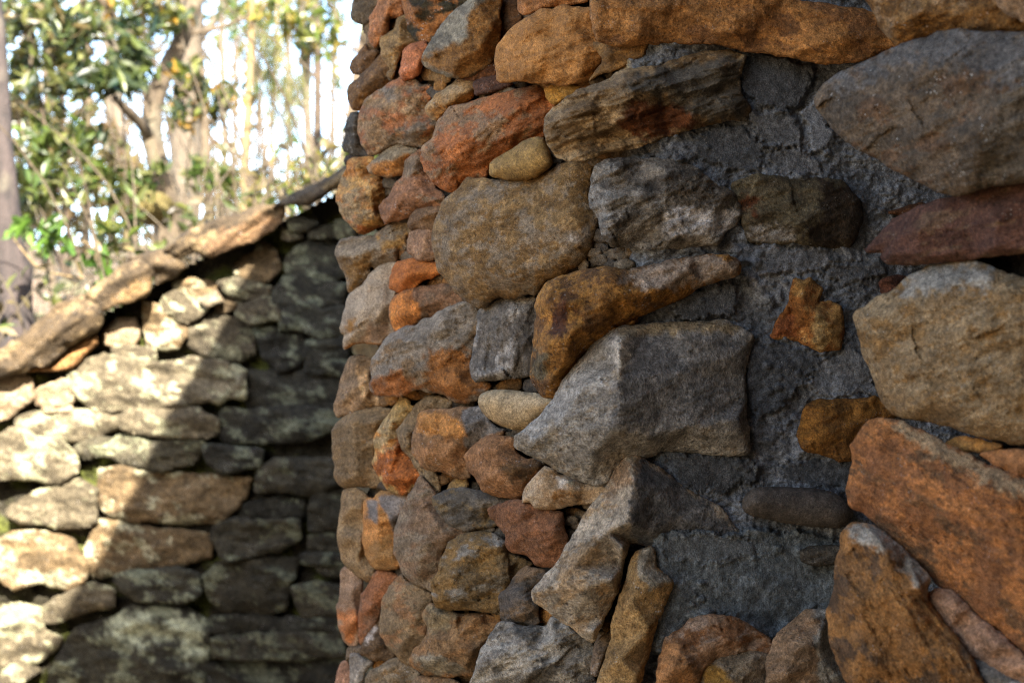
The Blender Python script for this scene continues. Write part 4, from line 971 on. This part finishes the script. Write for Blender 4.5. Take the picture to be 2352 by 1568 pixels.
gx, gy = np.meshgrid(np.concatenate([np.linspace(-60, -6, 22), np.linspace(-5.6, 4, 50), np.linspace(5, 60, 22)]),
                     np.concatenate([np.linspace(5.45, 14, 46), np.linspace(14.6, 90, 40)]))
idx = np.arange(gx.size).reshape(gx.shape)
Q = np.stack([idx[:-1, :-1], idx[:-1, 1:], idx[1:, 1:], idx[1:, :-1]], -1).reshape(-1, 4)
tag(mesh_obj('hillside', np.stack([gx, gy, hill(gx, gy)], -1).reshape(-1, 3), Q, M_LITTER, origin=np.zeros(3)), kind='structure')
gx, gy = np.meshgrid(np.linspace(-80, 80, 60), np.linspace(-80, 5.3, 60))
idx = np.arange(gx.size).reshape(gx.shape)
Q = np.stack([idx[:-1, :-1], idx[:-1, 1:], idx[1:, 1:], idx[1:, :-1]], -1).reshape(-1, 4)
tag(mesh_obj('ground', np.stack([gx, gy, -.02 + .02 * fbm(gx / 3, gy / 3, 4, 3)], -1).reshape(-1, 3), Q, M_YARD, origin=np.zeros(3)), kind='structure')

# ------------------------------------------------------------------ trees, shrubs and undergrowth
def leaf_material(name, gloss=.45, trans=.35):
    t = NT(name)
    a = t.n('Attribute', attribute_name='tint')
    t.put(t.b.inputs['Base Color'], a.outputs['Color'])
    t.b.inputs['Roughness'].default_value = gloss
    tr = t.n('BsdfTranslucent')
    t.put(tr.inputs[0], a.outputs['Color'])
    mx = t.n('MixShader')
    mx.inputs[0].default_value = trans
    t.t.links.new(t.b.outputs[0], mx.inputs[1])
    t.t.links.new(tr.outputs[0], mx.inputs[2])
    t.t.links.new(mx.outputs[0], t.out.inputs[0])
    return t.m
M_LEAF = leaf_material('leaf', .38)
M_DRY = leaf_material('dry_leaf', .8, .2)

def bark_material(name, a, b, scale=30):
    t = NT(name)
    tc = t.n('TexCoord').outputs['Object']
    mp = t.n('Mapping')
    t.put(mp.inputs[0], tc)
    mp.inputs['Scale'].default_value = (1, 1, .3)
    n = t.noise(mp.outputs[0], scale, 6, .7)
    n2 = t.noise(tc, 5, 3)
    c = t.mix(t.ramp(n, .35, .65), lin(a), lin(b))
    c = t.mix(t.ramp(n2, .55, .7, 0, .6), c, lin((98, 92, 76)))
    t.put(t.b.inputs['Base Color'], c)
    t.b.inputs['Roughness'].default_value = .9
    t.put(t.b.inputs['Normal'], t.bump(n, .8, .02))
    return t.m
BARKS = {'pink': bark_material('pinkish_bark', (36, 31, 29), (66, 56, 52)), 'tan': bark_material('tan_bark', (56, 47, 36), (92, 79, 61)),
         'pale': bark_material('pale_bark', (64, 57, 48), (100, 89, 74)), 'dark': bark_material('dark_bark', (46, 38, 30), (80, 66, 52)),
         'yellow': bark_material('yellowish_bark', (90, 75, 48), (124, 105, 72))}

def tube(path, rad, seed=0, sides=9):
    P = np.array(path, float)
    Rr = np.array(rad, float)
    t = np.linspace(0, len(P) - 1, (len(P) - 1) * 4 + 1)
    C = np.stack([np.interp(t, np.arange(len(P)), P[:, k]) for k in range(3)], 1)
    for _ in range(2):
        C[1:-1] = (C[:-2] + 2 * C[1:-1] + C[2:]) / 4
    Rr = np.interp(t, np.arange(len(Rr)), Rr)
    T = np.gradient(C, axis=0)
    T /= np.linalg.norm(T, axis=1)[:, None] + 1e-9
    A = np.cross(T, [.3, 1, .1])
    A /= np.linalg.norm(A, axis=1)[:, None] + 1e-9
    Bn = np.cross(T, A)
    th = np.arange(sides) / sides * 2 * math.pi
    wob = 1 + .14 * fbm(np.repeat(np.arange(len(C))[:, None] * .7, sides, 1), np.cos(th)[None] * 1.2 + np.zeros((len(C), 1)), seed, 3)
    V = C[:, None] + (Rr[:, None] * wob)[..., None] * (np.cos(th)[None, :, None] * A[:, None] + np.sin(th)[None, :, None] * Bn[:, None])
    n = len(C)
    q = [(i * sides + j, i * sides + (j + 1) % sides, (i + 1) * sides + (j + 1) % sides, (i + 1) * sides + j) for i in range(n - 1) for j in range(sides)]
    return V.reshape(-1, 3), np.array(q)

def join(parts):
    V, Q, n = [], [], 0
    for v, q in parts:
        V.append(v)
        Q.append(q + n)
        n += len(v)
    return np.concatenate(V), np.concatenate(Q)

def limb(pt, depth, seed):
    """picture path 'x y halfwidth' -> tube at its real distance"""
    p = pts(pt, 3)
    dd = depth if np.ndim(depth) else [depth] * len(p)
    return tube([world(a[0], a[1], q).tolist() for a, q in zip(p, dd)], [a[2] / F * q for a, q in zip(p, dd)], seed)

def leaves(C, L, W, cols, rng, droop=.3, up=.35):
    """C centres; pointed leaves of two halves folded along the midrib"""
    n = len(C)
    u = rng.normal(size=(n, 3))
    u[:, 2] -= droop
    u /= np.linalg.norm(u, axis=1)[:, None]
    r = rng.normal(size=(n, 3))
    r[:, 2] += up
    v = np.cross(r, u)
    v /= np.linalg.norm(v, axis=1)[:, None] + 1e-9
    nn = np.cross(u, v)
    L = L * rng.uniform(.65, 1.25, n)[:, None]
    W = W * rng.uniform(.7, 1.2, n)[:, None]
    P = [C - u * L * .5, C - u * L * .1 + v * W * .5 + nn * W * .16, C + u * L * .22 + v * W * .4 + nn * W * .1, C + u * L * .5 - nn * L * .08,
         C + u * L * .22 - v * W * .4 + nn * W * .1, C - u * L * .1 - v * W * .5 + nn * W * .16, C + u * L * .06]
    V = np.stack(P, 1).reshape(-1, 3)
    b = np.arange(n)[:, None] * 7
    Q = np.concatenate([b + np.array([[0, 6, 2, 1]]), b + np.array([[6, 3, 2, 2]])[:, :4], b + np.array([[0, 5, 4, 6]])])
    Q = np.concatenate([b + np.array([[0, 6, 2, 1]]), b + np.array([[0, 5, 4, 6]])])
    T3 = np.concatenate([b + np.array([[6, 3, 2]]), b + np.array([[6, 4, 3]])])
    cols = np.array([lin(c) for c in cols])
    t = .33 * cols[rng.integers(0, len(cols), n)] * rng.uniform(.6, 1.4, n)[:, None]
    T = np.repeat(np.concatenate([np.clip(t, .003, .8), np.ones((n, 1))], 1), 7, 0)
    return V, Q, T3, T

def crown(name, parent, clusters, cols, L, W, seed, mat=None, droop=.3):
    """clusters 'x y rx ry depth count' in the picture, spread in depth too"""
    rng = np.random.default_rng(seed)
    Cs = []
    for x, y, rx, ry, dp, n in clusters:
        n = int(n * .62)
        k = max(2, n // 7)
        cx = x + rng.normal(size=k) * rx * .55
        cy = y + rng.normal(size=k) * ry * .55
        cz = dp + rng.normal(size=k) * rx / F * dp * .6
        i = rng.integers(0, k, int(n))
        s = 11 * (6.5 / dp) ** .5
        Cs.append(world(cx[i] + rng.normal(size=int(n)) * s, cy[i] + rng.normal(size=int(n)) * s, cz[i] + rng.normal(size=int(n)) * .05 * dp / 7))
    C = np.concatenate(Cs)
    V, Q, T3, T = leaves(C, L, W, cols, rng, droop)
    me_faces = [tuple(q) for q in Q.tolist()] + [tuple(q) for q in T3.tolist()]
    return mesh_obj(name, V, me_faces, mat or M_LEAF, parent, T, smooth_shade=False)

RH = [(76, 92, 52), (94, 110, 58), (120, 134, 66), (156, 160, 92), (58, 76, 48), (140, 124, 80)]
YG = [(150, 160, 62), (178, 180, 84), (124, 144, 54), (196, 176, 80)]
MG = [(96, 122, 48), (120, 144, 60), (76, 100, 42), (150, 156, 76)]

def tree(name, label, limbs, clusters, cols, bark, foot, depth, L=.10, W=.036, seed=1, group=None, droop=.3, cat='tree'):
    f = at(foot[0], foot[1], depth)
    o = empty(name, f, label, cat, group)
    V, Q = join([limb(s, dp, seed + i) for i, (s, dp) in enumerate(limbs)])
    mesh_obj('trunk' if cat == 'tree' else 'stem', V, Q, BARKS[bark], o)
    if clusters:
        crown('crown' if cat == 'tree' else 'foliage', o, clusters, cols, L, W, seed, droop=droop)
    return o

tree('tree', 'pinkish grey trunk cut by the left edge, close behind the sloping wall',
     [('D -14 -80 17 -8 60 18 0 200 20 8 340 24 16 480 30 32 620 38 42 780 46 52 960 58', 6.3)], [], RH, 'pink', (46, 900), 6.3, seed=3)
tree('tree', 'leaning tan tree with a broken stub and leafy twigs',
     [('D 480 -90 19 432 60 19 398 130 20 366 190 21 346 255 23 352 330 26 372 400 28 388 480 32 392 640 38', 8.2),
      ('D 352 320 15 312 270 13 262 225 8', [8.2, 8.0, 7.8]), ('D 352 250 12 325 175 9 295 80 9 240 10 8 190 -50 6', [8.2, 8.1, 7.9, 7.8, 7.7]),
      ('D 440 78 6 500 66 5 576 36 3', 8.2), ('D 340 270 6 330 215 5 322 180 4', 8.0)],
     [(330, 10, 80, 40, 7.9, 260), (375, 45, 60, 30, 8.0, 160), (440, 190, 55, 35, 7.8, 170), (490, 235, 55, 40, 7.8, 190), (430, 260, 30, 40, 7.8, 70), (300, 95, 40, 40, 7.8, 120)],
     RH + YG[:2] + [(206, 160, 60)], 'tan', (388, 560), 8.2, seed=8)
tree('tree', 'thick pale tree trunk behind the leaning tan tree',
     [('D 432 -90 33 432 100 33 428 260 34 424 420 36 416 640 42', 10.2), ('D 430 120 12 500 40 8 560 -60 6', 10.3)], [(520, 0, 60, 60, 10, 90)], MG, 'pale', (416, 560), 10.2, seed=13, L=.12)
tree('tree', 'thin yellowish sapling trunk left of the orange wall',
     [('D 582 -90 7 577 60 8 571 220 8.5 563 380 9.5 556 560 10', 9.0), ('D 577 60 3 610 10 2 640 -40 2', 9.0)], [(600, 20, 50, 40, 9, 70)], YG, 'yellow', (556, 520), 9.0, seed=19)
tree('tree', 'slender bright trunk nearest the orange wall with yellow-green leaves',
     [('D 684 -90 8 696 90 9 706 240 9.5 712 440 11', 10.5), ('D 696 100 5 660 40 4 620 -30 3', 10.4), ('D 700 150 4 740 80 4 780 -20 3', 10.4)],
     [(650, 40, 55, 55, 10.2, 200), (705, 70, 45, 55, 10.3, 170), (770, 40, 50, 60, 10.2, 170), (770, 130, 40, 50, 10.4, 90)], YG + MG[:2], 'pale', (712, 440), 10.5, seed=23, L=.11)
tree('tree', 'brownish trunk just right of the slender bright trunk',
     [('D 724 -90 9 730 120 9.5 730 300 10 728 460 12', 11.5)], [], YG, 'dark', (728, 450), 11.5, seed=29)
tree('tree', 'young pine with drooping yellow-green needles',
     [('D 640 -60 3.5 632 120 4 626 280 4.5 622 470 5', 9.6)], [(620, 180, 28, 75, 9.5, 420), (668, 215, 32, 45, 9.5, 320), (655, 290, 28, 40, 9.5, 140), (610, 90, 30, 50, 9.5, 160)],
     [(150, 156, 84), (124, 136, 66), (178, 170, 96)], 'yellow', (622, 470), 9.6, seed=31, L=.16, W=.007, droop=2.2)
for k, (a, dp, hw) in enumerate([('D 770 -60 {0} 766 180 {0} 758 440 {0}', 12, 6), ('D 505 -60 {0} 512 160 {0} 520 520 {0}', 14, 7), ('D 600 60 {0} 590 260 {0} 594 480 {0}', 11, 3.5),
                                  ('D 190 -60 {0} 204 240 {0} 196 560 {0}', 13, 10), ('D 96 -60 {0} 112 300 {0} 104 620 {0}', 11, 9), ('D 150 60 {0} 142 300 {0} 160 640 {0}', 10, 5), ('D 70 250 {0} 74 400 {0} 70 620 {0}', 8.5, 7),
                                  ('D 258 -60 {0} 246 240 {0} 262 560 {0}', 15, 9), ('D 660 -60 {0} 664 200 {0} 660 470 {0}', 16, 7), ('D 545 -60 {0} 540 200 {0} 538 500 {0}', 18, 6)]):
    lab = ['thin pale stem touching the edge of the orange wall', 'far pale trunk right of the thick pale trunk', 'hair-thin stem beside the yellowish sapling', 'far straight trunk left of the leaning tree',
           'second trunk in from the pinkish trunk at the left', 'thin crooked stem over the coping at the left', 'short pale stalk close to the pinkish trunk', 'far trunk seen through the broken stub', 'far trunk behind the young pine',
           'farthest thin trunk left of the yellowish sapling'][k]
    p = pts(a.format(hw), 3)
    tree('sapling', lab, [(a.format(hw), dp)], [(p[0][0], 40, 60, 60, dp, 60)], MG, ['pale', 'pale', 'dark', 'tan', 'tan', 'dark', 'pale', 'pale', 'pale', 'tan'][k], (p[-1][0], p[-1][1] - 20), dp, seed=41 + k, L=.12)

def shrub(label, stems, clusters, cols, seed, foot, dp, L=.11, W=.036, bark='dark', group='evergreen shrubs behind the sloping wall', **kw):
    return tree('evergreen_shrub', label, stems, clusters, cols, bark, foot, dp, L, W, seed, group, cat='shrub', **kw)
shrub('dark green shrub filling the upper left corner', [('D 150 640 5 120 420 4 90 200 3 70 40 2', 7.4), ('D 120 420 3 180 250 3 240 170 2', 7.3), ('D 150 640 4 60 380 3 30 200 2', 7.5)],
      [(70, 40, 85, 60, 7.3, 330), (130, 120, 85, 55, 7.4, 360), (60, 190, 75, 50, 7.5, 240), (190, 60, 60, 40, 7.4, 150), (150, 210, 60, 40, 7.3, 160)], RH, 61, (150, 680), 7.4)
shrub('dark green leafy shrub with its branch crossing the leaning tree', [('D 300 620 4 290 420 3 280 220 2', 7.2), ('D 290 420 3 250 280 2 230 190 2', 7.2)],
      [(265, 190, 60, 30, 7.1, 200), (300, 150, 34, 60, 7.2, 150), (225, 185, 40, 26, 7.1, 90), (310, 60, 40, 40, 7.2, 90)], RH[:3] + [(46, 74, 44)], 67, (300, 620), 7.2)
shrub('loose green shrub above the coping in the middle of the left side', [('D 230 620 4 200 470 3 170 330 2', 7.0), ('D 230 620 3 250 460 2 270 360 2', 7.0)],
      [(80, 320, 75, 60, 7.4, 200), (170, 330, 75, 60, 7.2, 210), (230, 420, 70, 50, 7.0, 170), (110, 420, 70, 50, 7.2, 150), (60, 470, 50, 60, 7, 90), (250, 520, 60, 40, 6.8, 100), (330, 430, 40, 50, 7.2, 80), (440, 400, 50, 40, 7.6, 80), (520, 430, 50, 40, 8, 90)], MG + RH[2:4], 71, (230, 640), 7.0)
shrub('bright green sprig with long leaves and orange stems beside the pinkish trunk', [('D 190 640 3 165 575 2.4 130 560 2', 5.9), ('D 165 575 2 190 550 1.6 215 570 1.4', 5.9), ('D 190 640 3 90 622 3 40 560 2 20 530 1.5', 5.9)],
      [(130, 560, 42, 26, 5.85, 42), (45, 535, 34, 22, 5.9, 26), (100, 530, 30, 16, 5.9, 16), (215, 580, 34, 24, 5.9, 26), (250, 612, 20, 10, 5.9, 8)], [(126, 170, 64), (148, 188, 84), (104, 146, 52)], 73, (120, 680), 5.9, L=.10, W=.036, bark='yellow')
shrub('yellow-green brush at the top of the coping next to the orange wall', [('D 690 470 2 680 410 2 660 370 1.5', 8), ('D 740 440 2 730 390 1.5 750 340 1', 8)],
      [(700, 400, 60, 26, 8, 170), (760, 390, 40, 30, 8, 120), (640, 440, 50, 24, 8, 110), (590, 460, 30, 20, 8, 50)], YG + [(150, 164, 70)], 79, (690, 470), 8, L=.09, W=.02)

OL = [(126, 118, 66), (150, 138, 84), (108, 112, 58), (166, 140, 96), (136, 108, 72), (184, 170, 112)]
for i, (x, y, lab) in enumerate([(40, 250, 'olive thicket behind the pinkish trunk'), (110, 330, 'tan and olive thicket left of the far pale stems'), (190, 300, 'olive thicket left of the broken stub'),
                                 (250, 380, 'tan thicket under the broken stub'), (330, 420, 'low thicket around the mossy boulder'), (470, 420, 'tan thicket right of the leaning trunk'),
                                 (530, 360, 'thin thicket left of the yellowish sapling'), (640, 390, 'yellowish thicket between the sapling and the slender bright trunk'), (150, 470, 'low tan thicket over the middle of the coping'), (60, 430, 'low olive thicket beside the pinkish trunk')]):
    dp = 9.5 + (i * 37 % 10) * .35
    tree('thicket', lab, [('D %d %d 3 %d %d 2.4 %d %d 1.6' % (x, y + 170, x + 14, y + 60, x - 12, y - 60), dp), ('D %d %d 2.6 %d %d 2 %d %d 1.4' % (x, y + 170, x + 50, y + 40, x + 74, y - 40), dp), ('D %d %d 2.6 %d %d 2 %d %d 1.4' % (x, y + 170, x - 44, y + 50, x - 60, y - 30), dp)],
         [(x, y, 70, 60, dp, 250 if x < 420 else 130), (x + 30, y + 70, 80, 50, dp, 200 if x < 420 else 130)], OL, 'tan', (x, y + 150), dp, L=.10, W=.045, seed=300 + i, group='olive and tan thickets on the slope', cat='shrub')

# one mossy boulder, a stump and litter on the slope
def boulder(label, x, y, d, r, c1, seed):
    V, Q = [], []
    n, m = 22, 14
    rng = random.Random(seed)
    c = np.array(at(x, y, d))
    th, ph = np.meshgrid(np.arange(n) / n * 2 * math.pi, (np.arange(m) + .5) / m * math.pi)
    rr = r * (1 + .3 * fbm(np.cos(th) * np.sin(ph) * 1.6 + 5, np.cos(ph) * 1.6 + np.sin(th) * np.sin(ph), seed, 4))
    V = np.stack([c[0] + rr * np.sin(ph) * np.cos(th) * 1.2, c[1] + rr * np.sin(ph) * np.sin(th), c[2] + rr * np.cos(ph) * .8], -1).reshape(-1, 3)
    q = [(i * n + j, (i + 1) * n + j, (i + 1) * n + (j + 1) % n, i * n + (j + 1) % n) for i in range(m - 1) for j in range(n)]
    q += [tuple(range(n)), tuple(((m - 1) * n + j) for j in range(n))[::-1]]
    o = mesh_obj('boulder', V, q, M_OLD, None, np.tile(np.append(lin(c1), 1), (len(V), 1)), origin=c)
    return tag(o, label, 'rock')
boulder('mossy boulder at the foot of the leaning tree', 335, 480, 7.6, .12, (92, 82, 48), 3)

rng = np.random.default_rng(5)
n = 9000
lx, ly = rng.uniform(-3.2, 1.2, n), 5.6 + rng.random(n) ** 1.6 * 9
C = np.stack([lx, ly, hill(lx, ly) + rng.uniform(0, .14, n)], 1)
V, Q, T3, T = leaves(C, .075, .04, [(206, 182, 150), (226, 208, 180), (150, 112, 80), (122, 92, 66), (208, 196, 176), (140, 140, 80), (176, 120, 90)], rng, 0, 1)
tag(mesh_obj('fallen_leaves', V, [tuple(q) for q in Q.tolist()] + [tuple(q) for q in T3.tolist()], M_DRY, None, T, smooth_shade=False), kind='stuff', label='fallen leaves covering the slope behind the wall', cat='leaf litter')
parts = []
for k in range(430):
    x, y = rng.uniform(-2.9, .6), 5.7 + rng.random() ** 1.4 * 8
    h = rng.uniform(.25, 1.3)
    a = rng.normal(size=2) * .35
    z = float(hill(x, y))
    parts.append(tube([(x, y, z - .05), (x + a[0] * h * .4, y + a[1] * h * .4, z + h * .6), (x + a[0] * h * 1.2, y + a[1] * h, z + h)], [.006, .005, .002], k, 4))
V, Q = join(parts)
tag(mesh_obj('brushwood', V, Q, BARKS['tan']), kind='stuff', label='bare twigs and dead stems on the slope behind the wall', cat='brush')
rng2 = np.random.default_rng(9)
n = 5200
lx, ly = rng2.uniform(-3.0, .8, n), 5.6 + rng2.random(n) ** 1.5 * 8
C = np.stack([lx, ly, hill(lx, ly) + rng2.random(n) ** 1.5 * .55], 1)
V, Q, T3, T = leaves(C, .085, .035, [(120, 136, 60), (148, 152, 78), (92, 104, 50), (170, 152, 96), (186, 166, 124), (96, 84, 56)], rng2, -.3, .6)
tag(mesh_obj('undergrowth', V, [tuple(q) for q in Q.tolist()] + [tuple(q) for q in T3.tolist()], M_LEAF, None, T, smooth_shade=False), kind='stuff', label='low green and tan undergrowth on the slope', cat='undergrowth')

# woods farther up the slope: pale bare trunks with thin tops
for k in range(15):
    r_ = random.Random(900 + k)
    d_ = r_.uniform(17, 46)
    x_ = -60 + k * 62 + r_.uniform(-14, 14)
    p = at(x_, 600, d_)
    z = float(hill(p.x, p.y))
    hgt = r_.uniform(8, 15)
    o = empty('forest_tree', (p.x, p.y, z), 'bare pale tree in the far woods up the slope', 'tree', 'far trees up the slope')
    lean = r_.uniform(-2.6, 2.6)
    parts = [tube([(p.x, p.y, z - .3), (p.x + lean * .4, p.y, z + hgt * .5), (p.x + lean, p.y, z + hgt)], [r_.uniform(.05, .13), .06, .02], k, 7)]
    tips = []
    for b in range(16):
        t = r_.uniform(.2, .95)
        a0 = r_.uniform(0, 6.28)
        ln = r_.uniform(1, 3.4)
        s = (p.x + lean * t, p.y, z + hgt * t)
        e = (s[0] + math.cos(a0) * ln, s[1] + math.sin(a0) * ln, s[2] + ln * r_.uniform(.1, 1.0))
        parts.append(tube([s, ((s[0] + e[0]) / 2, (s[1] + e[1]) / 2, (s[2] + e[2]) / 2 + .1), e], [.035, .022, .01], b, 5))
        tips.append(e)
    V, Q = join(parts)
    mesh_obj('trunk', V, Q, BARKS[['dark', 'tan', 'pale', 'tan'][k % 4]], o)
    g = np.random.default_rng(k)
    C = np.array(tips)[g.integers(0, len(tips), 300)] + g.normal(size=(300, 3)) * .7
    V, Q, T3, T = leaves(C, .24, .12, YG + [(190, 170, 130), (160, 140, 104)], g)
    mesh_obj('crown', V, [tuple(q) for q in Q.tolist()] + [tuple(q) for q in T3.tolist()], M_LEAF, o, T, smooth_shade=False)
